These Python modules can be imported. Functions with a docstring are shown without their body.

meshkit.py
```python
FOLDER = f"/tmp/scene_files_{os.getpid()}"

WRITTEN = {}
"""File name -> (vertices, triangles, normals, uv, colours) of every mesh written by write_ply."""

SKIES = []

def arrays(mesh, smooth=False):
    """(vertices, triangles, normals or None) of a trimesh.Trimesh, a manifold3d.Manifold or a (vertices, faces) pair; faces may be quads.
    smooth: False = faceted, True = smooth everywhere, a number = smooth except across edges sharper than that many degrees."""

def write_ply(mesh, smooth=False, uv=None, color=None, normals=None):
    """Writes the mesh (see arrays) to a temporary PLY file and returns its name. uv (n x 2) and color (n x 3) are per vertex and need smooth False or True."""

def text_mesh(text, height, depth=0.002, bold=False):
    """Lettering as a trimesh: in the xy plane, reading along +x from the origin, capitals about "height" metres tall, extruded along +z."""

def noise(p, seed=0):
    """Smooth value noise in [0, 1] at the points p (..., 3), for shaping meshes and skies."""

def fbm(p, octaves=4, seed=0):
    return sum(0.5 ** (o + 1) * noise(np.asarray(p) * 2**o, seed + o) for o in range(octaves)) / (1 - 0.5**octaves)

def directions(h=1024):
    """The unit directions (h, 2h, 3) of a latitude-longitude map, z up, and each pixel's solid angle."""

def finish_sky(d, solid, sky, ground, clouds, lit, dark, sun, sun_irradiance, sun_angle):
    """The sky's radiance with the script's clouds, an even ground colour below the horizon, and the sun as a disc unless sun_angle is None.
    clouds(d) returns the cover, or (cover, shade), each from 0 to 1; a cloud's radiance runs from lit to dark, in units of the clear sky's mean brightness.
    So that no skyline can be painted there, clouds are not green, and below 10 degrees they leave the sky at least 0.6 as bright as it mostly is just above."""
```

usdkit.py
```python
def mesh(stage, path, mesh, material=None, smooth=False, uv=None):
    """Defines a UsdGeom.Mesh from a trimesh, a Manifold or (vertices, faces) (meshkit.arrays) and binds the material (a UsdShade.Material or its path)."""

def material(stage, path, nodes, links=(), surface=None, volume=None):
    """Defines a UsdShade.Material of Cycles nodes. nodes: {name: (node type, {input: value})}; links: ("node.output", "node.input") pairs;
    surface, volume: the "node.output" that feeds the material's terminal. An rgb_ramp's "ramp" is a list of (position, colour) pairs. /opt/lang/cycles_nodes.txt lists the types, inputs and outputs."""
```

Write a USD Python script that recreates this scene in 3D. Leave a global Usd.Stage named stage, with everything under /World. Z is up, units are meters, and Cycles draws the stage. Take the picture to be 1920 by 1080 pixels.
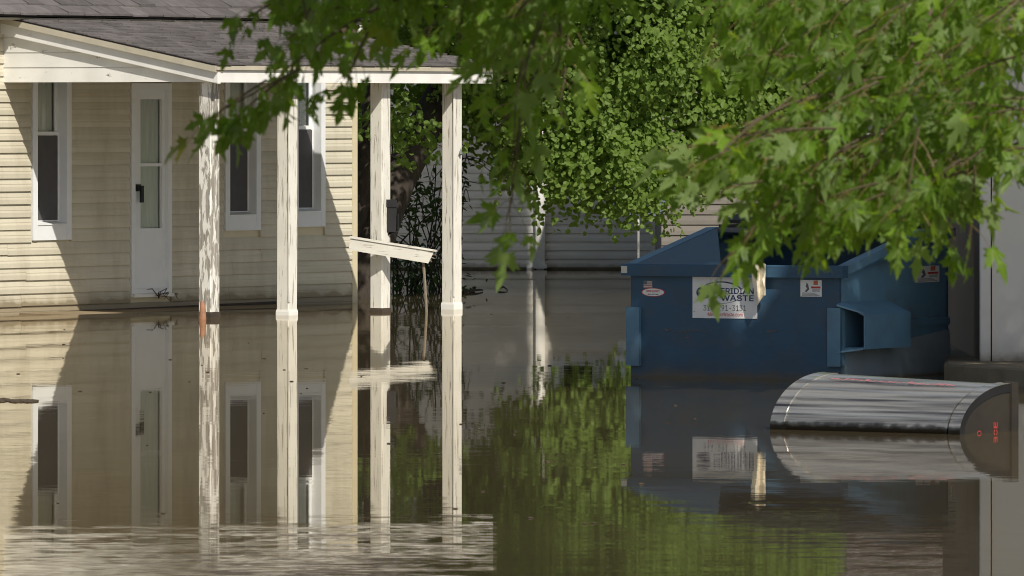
import math, random
import numpy as np, trimesh
import usdkit, meshkit
from pxr import Usd, UsdGeom, UsdLux, UsdShade, Gf, Sdf, Vt

random.seed(7)
R = np.random.default_rng(7)
stage = Usd.Stage.CreateInMemory()
UsdGeom.Xform.Define(stage, '/World')
UsdGeom.Scope.Define(stage, '/World/Looks')

# ------------------------------------------------------------------ camera, sky, sun, exposure
FPX, EYE, HOR = 15200.0, 2.05, 200.0        # long lens, eye 2.05 m over the flood, horizon row
cam = UsdGeom.Camera.Define(stage, '/World/camera')
cam.AddTranslateOp().Set(Gf.Vec3d(0, 0, EYE)); cam.AddRotateXOp().Set(90)
cam.CreateHorizontalApertureAttr(36.0); cam.CreateVerticalApertureAttr(20.25)
cam.CreateFocalLengthAttr(36.0 * FPX / 1920)
cam.CreateVerticalApertureOffsetAttr(-(540 - HOR) / 1920 * 36.0)
cam.CreateFStopAttr(21.0); cam.CreateFocusDistanceAttr(76.0)
cam.CreateClippingRangeAttr(Gf.Vec2f(0.5, 4000))
cam.CreateExposureAttr(0.22)

SUN = np.array([0.395, -0.918, 0.99]); SUN /= np.linalg.norm(SUN)
sun_el, sun_rot = math.asin(SUN[2]), math.atan2(SUN[0], SUN[1])
dome = UsdLux.DomeLight.Define(stage, '/World/sky')
skym = usdkit.material(stage, '/World/Looks/sky_air',
    {'s': ('sky_texture', {'sky_type': 'single_scattering', 'sun_disc': False, 'sun_elevation': sun_el, 'sun_rotation': sun_rot, 'aerosol_density': 2.0}),
     'tc': ('texture_coordinate', {}), 'n': ('noise_texture', {'scale': 2.2, 'detail': 5.0}),
     'r': ('rgb_ramp', {'ramp': [(0.36, (0, 0, 0)), (0.7, (0.8, 0.8, 0.8))]}), 'mx': ('mix', {'color2': (1.55, 1.66, 1.74)}),
     'b': ('background_shader', {'strength': 0.076})},
    [('tc.generated', 'n.vector'), ('n.fac', 'r.fac'), ('r.color', 'mx.fac'), ('s.color', 'mx.color1'), ('mx.color', 'b.color')], surface='b.background')
UsdShade.MaterialBindingAPI.Apply(dome.GetPrim()).Bind(skym)
dome.GetPrim().SetCustomDataByKey('kind', 'structure')
sun = UsdLux.DistantLight.Define(stage, '/World/sun')
sun.CreateNormalizeAttr(True); sun.CreateIntensityAttr(1.03); sun.CreateAngleAttr(0.5); sun.CreateColorAttr(Gf.Vec3f(1.0, 0.94, 0.84))
_q = Gf.Rotation(Gf.Vec3d(0, 0, 1), Gf.Vec3d(*map(float, SUN)))
sun.AddTransformOp().Set(Gf.Matrix4d().SetRotate(_q))

# ------------------------------------------------------------------ helpers
def P(px, py, Y):
    return np.array([(px - 960) / FPX * Y, Y, EYE - (py - HOR) / FPX * Y])

used = {}
def numbered(parent, name):
    k = (parent, name); n = used.get(k, 0); used[k] = n + 1
    return f'{parent}/{name}' if n == 0 else f'{parent}/{name}_{n:03d}'

def tag(prim, label=None, cat=None, group=None, kind=None):
    for k, v in (('label', label), ('category', cat), ('group', group), ('kind', kind)):
        if v: prim.SetCustomDataByKey(k, v)
    return prim

ORIGIN = {}
def thing(name, label, cat, loc, group=None):
    x = UsdGeom.Xform.Define(stage, numbered('/World', name))
    x.AddTranslateOp().Set(Gf.Vec3d(*map(float, loc)))
    p = x.GetPrim(); ORIGIN[str(p.GetPath())] = np.array(loc, float)
    return tag(p, label, cat, group)

def obj(name, mesh, m, parent=None, smooth=False, label=None, cat=None, group=None, kind=None, uv=None):
    """mesh in world coordinates; one Mesh prim."""
    if hasattr(mesh, 'build'): mesh = mesh.build()
    pp = '/World' if parent is None else str(parent.GetPath())
    off = np.zeros(3)
    for k in ORIGIN:
        if pp == k or pp.startswith(k + '/'): off = ORIGIN[k]
    if isinstance(mesh, (tuple, list)):
        mesh = (np.asarray(mesh[0], float) - off, mesh[1])
    else:
        mesh = mesh.copy(); mesh.apply_translation(-off)
    pr = usdkit.mesh(stage, numbered(pp, name), mesh, m, smooth=smooth, uv=uv).GetPrim()
    return tag(pr, label, cat, group, kind)

class MB:
    def __init__(s): s.v, s.f, s.n = [], [], 0
    def add(s, v, f):
        v = np.asarray(v, float); f = np.asarray(f, int)
        if f.shape[1] == 4: f = np.vstack([f[:, [0, 1, 2]], f[:, [0, 2, 3]]])
        s.v.append(v); s.f.append(f + s.n); s.n += len(v); return s
    def mesh(s, m):
        return s.add(m.vertices, m.faces)
    def hexa(s, c):      # 8 corners: bottom 4 ccw, top 4
        return s.add(c, [[0, 3, 2, 1], [4, 5, 6, 7], [0, 1, 5, 4], [1, 2, 6, 5], [2, 3, 7, 6], [3, 0, 4, 7]])
    def box(s, fr, a0, a1, b0, b1, z0, z1):
        return s.hexa([fr(a, b, z) for z in (z0, z1) for a, b in ((a0, b0), (a1, b0), (a1, b1), (a0, b1))])
    def prism(s, prof, place, t0, t1, ends=True):   # prof: 2D polygon (ccw), place(t, p, q)
        n = len(prof)
        v = [place(t, *p) for t in (t0, t1) for p in prof]
        f = [[i, (i + 1) % n, n + (i + 1) % n, n + i] for i in range(n)]
        s.add(v, f)
        if ends:
            t = [[0, i + 1, i] for i in range(1, n - 1)]; s.add(v[:n], t)
            t = [[0, i, i + 1] for i in range(1, n - 1)]; s.add(v[n:], t)
        return s
    def tube(s, pts, rad, sides=6, cap=True):
        p = np.asarray(pts, float); r = np.broadcast_to(rad, (len(p),)).astype(float)
        t = np.gradient(p, axis=0); t /= np.linalg.norm(t, axis=1, keepdims=True) + 1e-12
        ref = np.array([0, 0, 1.0]) if abs(t[0, 2]) < .8 else np.array([1.0, 0, 0])
        a = np.cross(t, ref); a /= np.linalg.norm(a, axis=1, keepdims=True) + 1e-12
        b = np.cross(t, a); an = np.arange(sides) * 2 * np.pi / sides
        v = p[:, None] + r[:, None, None] * (np.cos(an)[None, :, None] * a[:, None] + np.sin(an)[None, :, None] * b[:, None])
        i, j = np.meshgrid(np.arange(len(p) - 1), np.arange(sides), indexing='ij')
        q = np.stack([i * sides + j, i * sides + (j + 1) % sides, (i + 1) * sides + (j + 1) % sides, (i + 1) * sides + j], -1).reshape(-1, 4)
        s.add(v.reshape(-1, 3), q)
        if cap:
            s.add(v[-1], [[0, k, k + 1] for k in range(1, sides - 1)]); s.add(v[0], [[0, k + 1, k] for k in range(1, sides - 1)])
        return s
    def build(s):
        return (np.vstack(s.v), np.vstack(s.f))

WORLD = lambda x, y, z: np.array([x, y, z])

def spline(pts, n):
    pts = np.asarray(pts, float)
    from scipy.interpolate import CubicSpline
    u = np.r_[0, np.cumsum(np.linalg.norm(np.diff(pts, axis=0), axis=1))]
    return CubicSpline(u, pts)(np.linspace(0, u[-1], n))

# ------------------------------------------------------------------ materials
def L(n): return '/World/Looks/' + n
def solid(name, col, rough=0.6, spec=0.4, var=0.12, scale=6.0, stretch=(1, 1, 1), bump=0.0, bscale=60.0, metallic=0.0, dirt=None, dirt_amt=0.5, dirt_scale=1.2, rnd=0.0, tide=None, tide_z=0.0, tide_h=0.08):
    c = np.array(col, float)
    nodes = {'g': ('geometry', {}), 'mp': ('mapping', {'mapping_type': 'point', 'scale': stretch}),
             'n': ('noise_texture', {'scale': scale, 'detail': 6.0, 'roughness': 0.6}),
             'r': ('rgb_ramp', {'ramp': [(0.25, tuple(np.clip(c * (1 - var), 0, 1))), (0.75, tuple(np.clip(c * (1 + var), 0, 1)))]}),
             'p': ('principled_bsdf', {'roughness': rough, 'specular_ior_level': spec, 'metallic': metallic})}
    links = [('g.position', 'mp.vector'), ('mp.vector', 'n.vector'), ('n.fac', 'r.fac')]
    out = 'r.color'
    if dirt is not None:
        nodes['dn'] = ('noise_texture', {'scale': dirt_scale, 'detail': 8.0, 'roughness': 0.65})
        nodes['dr'] = ('rgb_ramp', {'ramp': [(0.45, (0, 0, 0)), (0.68, (dirt_amt,) * 3)]})
        nodes['dm'] = ('mix', {'color2': dirt})
        links += [('mp.vector', 'dn.vector'), ('dn.fac', 'dr.fac'), ('dr.color', 'dm.fac'), (out, 'dm.color1')]; out = 'dm.color'
    if rnd:
        nodes['oi'] = ('object_info', {}); nodes['om'] = ('map_range', {'from_min': 0.0, 'from_max': 1.0, 'to_min': 1 - rnd, 'to_max': 1 + rnd})
        nodes['hs'] = ('hsv', {})
        links += [('oi.random', 'om.value'), ('om.result', 'hs.value'), (out, 'hs.color')]; out = 'hs.color'
    if tide is not None:
        nodes.update({'tg': ('separate_xyz', {}), 'tn': ('noise_texture', {'scale': 7.0, 'detail': 7.0, 'roughness': .65}), 'tm': ('math', {'math_type': 'multiply_add', 'value2': -2.2 * tide_h, 'value3': 1.0 * tide_h - tide_z}), 'ta': ('math', {'math_type': 'add'}),
                      'tr': ('rgb_ramp', {'ramp': [(0.0, (.85,) * 3), (tide_h * .35, (.6,) * 3), (tide_h, (.15,) * 3), (tide_h * 2.6, (0,) * 3)]}), 'tx': ('mix', {'color2': tide})})
        links += [('g.position', 'tg.vector'), ('g.position', 'tn.vector'), ('tn.fac', 'tm.value1'), ('tg.z', 'ta.value1'), ('tm.value', 'ta.value2'), ('ta.value', 'tr.fac'), ('tr.color', 'tx.fac'), (out, 'tx.color1')]; out = 'tx.color'
    links.append((out, 'p.base_color'))
    if bump:
        nodes['bn'] = ('noise_texture', {'scale': bscale, 'detail': 4.0}); nodes['b'] = ('bump', {'strength': bump, 'distance': 0.01})
        links += [('mp.vector', 'bn.vector'), ('bn.fac', 'b.height'), ('b.normal', 'p.normal')]
    return usdkit.material(stage, L(name), nodes, links, surface='p.BSDF')

def peeling(name, paint, wood, lo, hi, stretch=(30, 30, 4.5)):
    return usdkit.material(stage, L(name),
        {'g': ('geometry', {}), 'mp': ('mapping', {'scale': stretch}), 'n': ('noise_texture', {'scale': 1.0, 'detail': 7.0, 'roughness': 0.62, 'distortion': 0.4}),
         'r': ('rgb_ramp', {'ramp': [(lo, (0, 0, 0)), (hi, (1, 1, 1))]}),
         'mp2': ('mapping', {'scale': (60, 60, 3)}), 'n2': ('noise_texture', {'scale': 1.0, 'detail': 5.0}),
         'wr': ('rgb_ramp', {'ramp': [(0.3, tuple(0.55 * np.array(wood))), (0.65, wood)]}),
         'n3': ('noise_texture', {'scale': 3.0, 'detail': 6.0}), 'pr': ('rgb_ramp', {'ramp': [(0.3, tuple(0.86 * np.array(paint))), (0.6, paint)]}),
         'm': ('mix', {}), 'b': ('bump', {'strength': 0.6, 'distance': 0.004}), 'p': ('principled_bsdf', {'roughness': 0.65, 'specular_ior_level': 0.25})},
        [('g.position', 'mp.vector'), ('mp.vector', 'n.vector'), ('n.fac', 'r.fac'), ('g.position', 'mp2.vector'), ('mp2.vector', 'n2.vector'), ('n2.fac', 'wr.fac'),
         ('g.position', 'n3.vector'), ('n3.fac', 'pr.fac'), ('r.color', 'm.fac'), ('wr.color', 'm.color1'), ('pr.color', 'm.color2'), ('m.color', 'p.base_color'),
         ('r.color', 'b.height'), ('b.normal', 'p.normal')], surface='p.BSDF')

def leafmat(name, top, under, trans, var=0.25, tr=0.35, island=True):
    top, under = np.array(top), np.array(under)
    src = ('geometry', {}) if island else ('object_info', {})
    return usdkit.material(stage, L(name),
        {'g': ('geometry', {}), 'o': src,
         'r': ('rgb_ramp', {'ramp': [(0.0, tuple(top * (1 - var))), (0.5, tuple(top)), (0.88, tuple(top * (1 + var) * np.array([1.15, 1, .9]))), (1.0, tuple(top * np.array([1.9, 1.35, .9])))]}),
         'bf': ('mix', {'color2': tuple(under)}), 'p': ('principled_bsdf', {'roughness': 0.5, 'specular_ior_level': 0.2}),
         't': ('translucent_bsdf', {'color': trans}), 'mc': ('mix_closure', {'fac': tr})},
        [(('o.random_per_island' if island else 'o.random'), 'r.fac'), ('g.backfacing', 'bf.fac'), ('r.color', 'bf.color1'), ('bf.color', 'p.base_color'), ('p.BSDF', 'mc.closure1'), ('t.BSDF', 'mc.closure2')],
        surface='mc.closure')

def mapleleaf(name, island):
    top, under = np.array((.088, .172, .015)), (.15, .21, .07)
    src = ('geometry', {}) if island else ('object_info', {})
    return usdkit.material(stage, L(name),
        {'g': ('geometry', {}), 'o': src, 'uv': ('uvmap', {'attribute': 'st'}), 'sx': ('separate_xyz', {}), 'ax': ('math', {'math_type': 'absolute'}),
         'a1': ('math', {'math_type': 'multiply', 'value2': .80}), 'a2': ('math', {'math_type': 'multiply_add', 'value2': -.60, 'value3': .02}), 'a3': ('math', {'math_type': 'add'}), 'a4': ('math', {'math_type': 'absolute'}), 'mn': ('math', {'math_type': 'minimum'}),
         'b1': ('math', {'math_type': 'multiply', 'value2': .80}), 'b2': ('math', {'math_type': 'multiply_add', 'value2': -.60, 'value3': .22}), 'b3': ('math', {'math_type': 'add'}), 'b4': ('math', {'math_type': 'absolute'}), 'mn2': ('math', {'math_type': 'minimum'}),
         'v': ('rgb_ramp', {'ramp': [(0.0, (.55, .55, .55)), (.016, (.4, .4, .4)), (.03, (0, 0, 0))]}),
         'n': ('noise_texture', {'scale': 38.0, 'detail': 3.0}), 'nr': ('map_range', {'from_min': .3, 'from_max': .7, 'to_min': .8, 'to_max': 1.2}), 'hs': ('hsv', {}),
         'r': ('rgb_ramp', {'ramp': [(0.0, tuple(top * .62)), (0.5, tuple(top)), (0.85, tuple(top * np.array([1.4, 1.25, 1.0]))), (0.97, tuple(top * np.array([1.7, 1.35, 1.0]))), (1.0, (.22, .13, .03))]}),
         'vm': ('mix', {'color2': (.26, .33, .10)}), 'bf': ('mix', {'color2': under}), 'p': ('principled_bsdf', {'roughness': .48, 'specular_ior_level': .22}),
         't': ('translucent_bsdf', {'color': (.40, .60, .03)}), 'mc': ('mix_closure', {'fac': .40})},
        [(('o.random_per_island' if island else 'o.random'), 'r.fac'), ('uv.UV', 'sx.vector'), ('sx.x', 'ax.value1'), ('ax.value', 'a1.value1'), ('sx.y', 'a2.value1'), ('a1.value', 'a3.value1'), ('a2.value', 'a3.value2'), ('a3.value', 'a4.value1'),
         ('ax.value', 'mn.value1'), ('a4.value', 'mn.value2'), ('ax.value', 'b1.value1'), ('sx.y', 'b2.value1'), ('b1.value', 'b3.value1'), ('b2.value', 'b3.value2'), ('b3.value', 'b4.value1'), ('mn.value', 'mn2.value1'), ('b4.value', 'mn2.value2'), ('mn2.value', 'v.fac'),
         ('g.position', 'n.vector'), ('n.fac', 'nr.value'), ('r.color', 'hs.color'), ('nr.result', 'hs.value'), ('hs.color', 'vm.color1'), ('v.color', 'vm.fac'),
         ('g.backfacing', 'bf.fac'), ('vm.color', 'bf.color1'), ('bf.color', 'p.base_color'), ('p.BSDF', 'mc.closure1'), ('t.BSDF', 'mc.closure2')], surface='mc.closure')

CREAM = usdkit.material(stage, L('cream_siding'),
    {'g': ('geometry', {}), 'mp': ('mapping', {'scale': (1, 1, 8)}), 'n': ('noise_texture', {'scale': 1.5, 'detail': 6.0}), 'r': ('rgb_ramp', {'ramp': [(.25, (.550, .512, .405)), (.75, (.615, .578, .462))]}),
     'dm_': ('mapping', {'scale': (2.2, 2.2, .55)}), 'dn': ('noise_texture', {'scale': 1.3, 'detail': 8.0, 'roughness': .68}), 'dr': ('rgb_ramp', {'ramp': [(.47, (0, 0, 0)), (.70, (.42, .42, .42))]}), 'dm': ('mix', {'color2': (.33, .28, .19)}),
     'oi': ('object_info', {}), 'om': ('map_range', {'to_min': .94, 'to_max': 1.05}), 'hs': ('hsv', {}),
     'sx': ('separate_xyz', {}), 'tn': ('noise_texture', {'scale': 5.0, 'detail': 6.0}), 'tm': ('math', {'math_type': 'multiply_add', 'value2': -.20, 'value3': .0}), 'ta': ('math', {'math_type': 'add'}),
     'tr': ('rgb_ramp', {'ramp': [(0.0, (.8, .8, .8)), (.02, (.5, .5, .5)), (.10, (.12, .12, .12)), (.2, (0, 0, 0))]}), 'tx': ('mix', {'color2': (.20, .155, .09)}), 'p': ('principled_bsdf', {'roughness': .5, 'specular_ior_level': .3})},
    [('g.position', 'mp.vector'), ('mp.vector', 'n.vector'), ('n.fac', 'r.fac'), ('g.position', 'dm_.vector'), ('dm_.vector', 'dn.vector'), ('dn.fac', 'dr.fac'), ('dr.color', 'dm.fac'), ('r.color', 'dm.color1'),
     ('oi.random', 'om.value'), ('om.result', 'hs.value'), ('dm.color', 'hs.color'), ('g.position', 'sx.vector'), ('g.position', 'tn.vector'), ('tn.fac', 'tm.value1'), ('sx.z', 'ta.value1'), ('tm.value', 'ta.value2'), ('ta.value', 'tr.fac'),
     ('tr.color', 'tx.fac'), ('hs.color', 'tx.color1'), ('tx.color', 'p.base_color')], surface='p.BSDF')
CREAMTRIM = solid('cream_trim', (0.62, 0.55, 0.38), rough=0.5, var=0.06)
WHITE = solid('white_vinyl', (0.76, 0.78, 0.79), rough=0.45, var=0.05, scale=3)
OLDWHITE = peeling('old_white_paint', (0.84, 0.83, 0.78), (0.34, 0.31, 0.26), 0.27, 0.34, (9, 9, 20))
FASCIA = peeling('fascia_paint', (0.86, 0.85, 0.81), (0.34, 0.31, 0.25), 0.24, 0.30, (5, 5, 22))
POST_BAD = peeling('flaking_post_paint', (0.80, 0.78, 0.72), (0.40, 0.37, 0.32), 0.49, 0.53, (24, 24, 4.2))
POST_OK = peeling('worn_post_paint', (0.78, 0.76, 0.68), (0.45, 0.40, 0.33), 0.36, 0.43, (45, 45, 3.2))
RAILW = peeling('weathered_rail', (0.64, 0.62, 0.55), (0.40, 0.36, 0.29), 0.34, 0.42, (6, 40, 40))
WOODRAW = solid('raw_wood', (0.22, 0.185, 0.135), rough=.8, var=.3, scale=20)
BEIGE_EDGE = solid('drip_edge_beige', (0.50, 0.46, 0.36), rough=0.6, var=0.12, scale=4)
SHINGLE = solid('grey_shingle', (0.130, 0.118, 0.116), rough=0.9, spec=0.2, var=0.22, scale=9, bump=0.5, bscale=160, rnd=0.22)
SHINGLE_DECK = solid('roof_deck_dark', (0.05, 0.045, 0.043), rough=0.9)
DARKIN = solid('dark_interior', (0.035, 0.032, 0.03), rough=0.9)
DARKWOOD = solid('dark_wet_wood', (0.06, 0.045, 0.032), rough=0.7, var=0.3)
CURTAIN = solid('curtain_cloth', (0.78, 0.78, 0.72), rough=0.9, var=0.12, scale=5, stretch=(14, 14, .5))
SCREEN = solid('insect_screen', (0.085, 0.082, 0.085), rough=0.7, var=0.12, scale=12)
CONCRETE = solid('muddy_concrete', (0.26, 0.20, 0.125), rough=0.8, var=0.25, scale=4, dirt=(0.12, 0.09, 0.05))
SLABC = solid('foundation_concrete', (0.21, 0.170, 0.110), rough=0.85, var=0.25, scale=5, dirt=(0.06, .05, .03))
GREYSIDE = solid('grey_siding', (0.68, 0.66, 0.60), rough=0.55, var=0.07, scale=1.5, stretch=(1, 1, 6), dirt=(0.42, 0.40, 0.35), dirt_amt=.35, rnd=0.05, tide=(0.2, 0.165, 0.11), tide_h=.07)
GREYBLD = solid('grey_painted_wall', (0.66, 0.655, 0.62), rough=0.6, var=0.05, scale=1.2, dirt=(0.38, 0.36, 0.32), dirt_amt=.4, tide=(0.22, 0.18, 0.12), tide_z=.13, tide_h=.07)
HOUSE3 = solid('taupe_siding', (0.17, 0.155, 0.135), rough=0.7, var=0.1, scale=2, rnd=.06)
BROWN = solid('brown_boards', (0.062, 0.043, 0.027), rough=0.7, var=0.2, scale=3, stretch=(4, 4, .6), rnd=.12)
REDBROWN = solid('red_brown_fascia', (0.05, 0.028, 0.02), rough=0.7, var=.2)
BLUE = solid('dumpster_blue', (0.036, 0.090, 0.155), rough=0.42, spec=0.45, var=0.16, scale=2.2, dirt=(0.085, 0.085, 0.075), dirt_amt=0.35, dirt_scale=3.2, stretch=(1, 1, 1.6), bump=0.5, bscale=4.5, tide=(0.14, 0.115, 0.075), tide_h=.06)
BLUE2 = solid('dumpster_blue_lit', (0.115, 0.240, 0.350), rough=0.45, spec=0.45, var=0.16, scale=2.4, dirt=(0.10, 0.10, 0.09), dirt_amt=0.4, dirt_scale=3.2, bump=0.45, bscale=5, tide=(0.14, 0.115, 0.075), tide_h=.06)  # same paint as the front, brighter light put into the colour
BLUE_BOUNCE = solid('dumpster_blue_bounce_lit', (0.27, 0.34, 0.39), rough=.5, var=.2, scale=3, dirt=(.16, .15, .13), dirt_amt=.5, dirt_scale=3, tide=(0.16, 0.135, 0.10), tide_h=.025)  # base colour paled for light reflected off the water; dirt and tide on top
BLACKPL = solid('black_plastic', (0.016, 0.016, 0.017), rough=0.5, var=.3, scale=4)
IRON = solid('grey_steel', (0.16, 0.17, 0.18), rough=.5, metallic=.3)
STICKW = solid('sticker_white', (0.80, 0.80, 0.79), rough=0.4, var=0.04)
PAINTSCAR = solid('old_red_paint', (0.30, 0.10, 0.06), rough=.7)
RUST = solid('rust_scrape', (0.21, 0.13, 0.09), rough=.8, var=.5, scale=25)
STICKC = solid('sticker_cream', (0.62, 0.60, 0.52), rough=0.4, var=0.08)
RED = solid('print_red', (0.55, 0.05, 0.04), rough=0.4, var=.05)
CHESTRED = solid('worn_red_print', (0.36, 0.05, 0.045), rough=.5, var=.25, scale=60)
REDFADE = solid('faded_red_print', (0.40, 0.15, 0.16), rough=0.35, var=.25, scale=30)
NAVY = solid('print_navy', (0.035, 0.05, 0.13), rough=0.4, var=.05)
GREYINK = solid('print_grey', (0.12, 0.12, 0.13), rough=0.4)
ORANGEINK = solid('print_orange', (0.55, 0.16, 0.06), rough=0.4)
ORANGE = solid('rusty_orange', (0.33, 0.165, 0.095), rough=0.7, var=.2, scale=20)
CARD = solid('crumpled_card', (0.86, 0.80, 0.64), rough=0.55, var=.12, scale=12, dirt=(0.3, 0.2, 0.1), dirt_amt=.6, dirt_scale=7)
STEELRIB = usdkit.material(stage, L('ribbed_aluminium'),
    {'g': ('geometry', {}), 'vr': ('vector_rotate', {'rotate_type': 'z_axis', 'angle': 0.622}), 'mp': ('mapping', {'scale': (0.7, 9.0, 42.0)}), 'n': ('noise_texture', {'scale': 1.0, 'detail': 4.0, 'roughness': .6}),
     'r': ('rgb_ramp', {'ramp': [(.32, (.10, .10, .11)), (.42, (.42, .40, .36)), (.58, (.85, .80, .70))]}),  # light and dark streaks in the colour stand in for reflection bands
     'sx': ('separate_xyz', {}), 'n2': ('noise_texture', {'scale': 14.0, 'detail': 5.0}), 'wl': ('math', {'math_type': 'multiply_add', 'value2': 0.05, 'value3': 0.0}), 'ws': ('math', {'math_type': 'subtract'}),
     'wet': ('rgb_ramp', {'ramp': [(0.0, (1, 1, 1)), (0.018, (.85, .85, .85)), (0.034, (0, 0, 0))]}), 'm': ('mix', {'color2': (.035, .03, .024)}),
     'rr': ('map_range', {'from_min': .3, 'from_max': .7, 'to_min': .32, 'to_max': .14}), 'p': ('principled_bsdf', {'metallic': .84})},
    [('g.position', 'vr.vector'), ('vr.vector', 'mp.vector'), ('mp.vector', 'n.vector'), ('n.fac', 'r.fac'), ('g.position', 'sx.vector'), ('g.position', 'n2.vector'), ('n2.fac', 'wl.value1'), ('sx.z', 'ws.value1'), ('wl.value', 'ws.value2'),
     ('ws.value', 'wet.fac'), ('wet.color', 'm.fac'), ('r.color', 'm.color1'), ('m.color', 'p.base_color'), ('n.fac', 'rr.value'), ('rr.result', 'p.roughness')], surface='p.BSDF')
STEELBAND = solid('brushed_band', (0.60, 0.58, 0.53), rough=0.32, metallic=.85, var=.1, dirt=(0.25, 0.22, 0.17), dirt_amt=.4, dirt_scale=5)
CHESTDARK = solid('chest_end_dark', (0.030, 0.026, 0.021), rough=0.5, var=.3, dirt=(0.045, .037, .026), dirt_scale=4)
GALV = solid('pale_metal_pipe', (0.82, 0.81, 0.76), rough=.5, var=.12, scale=8, dirt=(0.3, .28, .24))
PANELBLUE = solid('grey_blue_panel', (0.13, 0.165, 0.20), rough=.6, var=.08)
BARK = solid('dark_bark', (0.045, 0.036, 0.028), rough=0.9, var=.35, scale=9, stretch=(3, 3, .7), bump=.8, bscale=22)
TWIG = solid('maple_twig', (0.085, 0.065, 0.035), rough=.75, var=.25, scale=30)
PETIOLE = solid('maple_petiole', (0.17, 0.12, 0.045), rough=.6, var=.3, scale=40)
MAPLE = mapleleaf('maple_leaf', False)
MAPLE_I = mapleleaf('maple_leaf_far', True)
REDBUD = leafmat('round_leaf', (0.160, 0.245, 0.050), (0.18, 0.26, 0.09), (0.40, 0.62, 0.05), tr=.3)
SHRUBL = leafmat('vine_leaf', (0.055, 0.095, 0.022), (0.10, 0.13, 0.06), (0.12, 0.2, 0.03), tr=.25)
BGLEAF = leafmat('far_leaf', (0.100, 0.155, 0.030), (0.12, 0.17, 0.06), (0.17, 0.26, 0.04), tr=.25)
GRASS = solid('wet_grass', (0.055, 0.085, 0.025), rough=.9, var=.5, scale=3)
DEBRIS = solid('wet_debris', (0.07, 0.05, 0.03), rough=.8, var=.5, scale=30)

GLASS = usdkit.material(stage, L('window_glass'),
    {'f': ('fresnel', {'IOR': 1.5}), 't': ('transparent_bsdf', {'color': (0.86, 0.9, 0.88)}), 'gl': ('glossy_bsdf', {'color': (1, 1, 1), 'roughness': 0.02}), 'm': ('mix_closure', {})},
    [('f.fac', 'm.fac'), ('t.BSDF', 'm.closure1'), ('gl.BSDF', 'm.closure2')], surface='m.closure')

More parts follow.
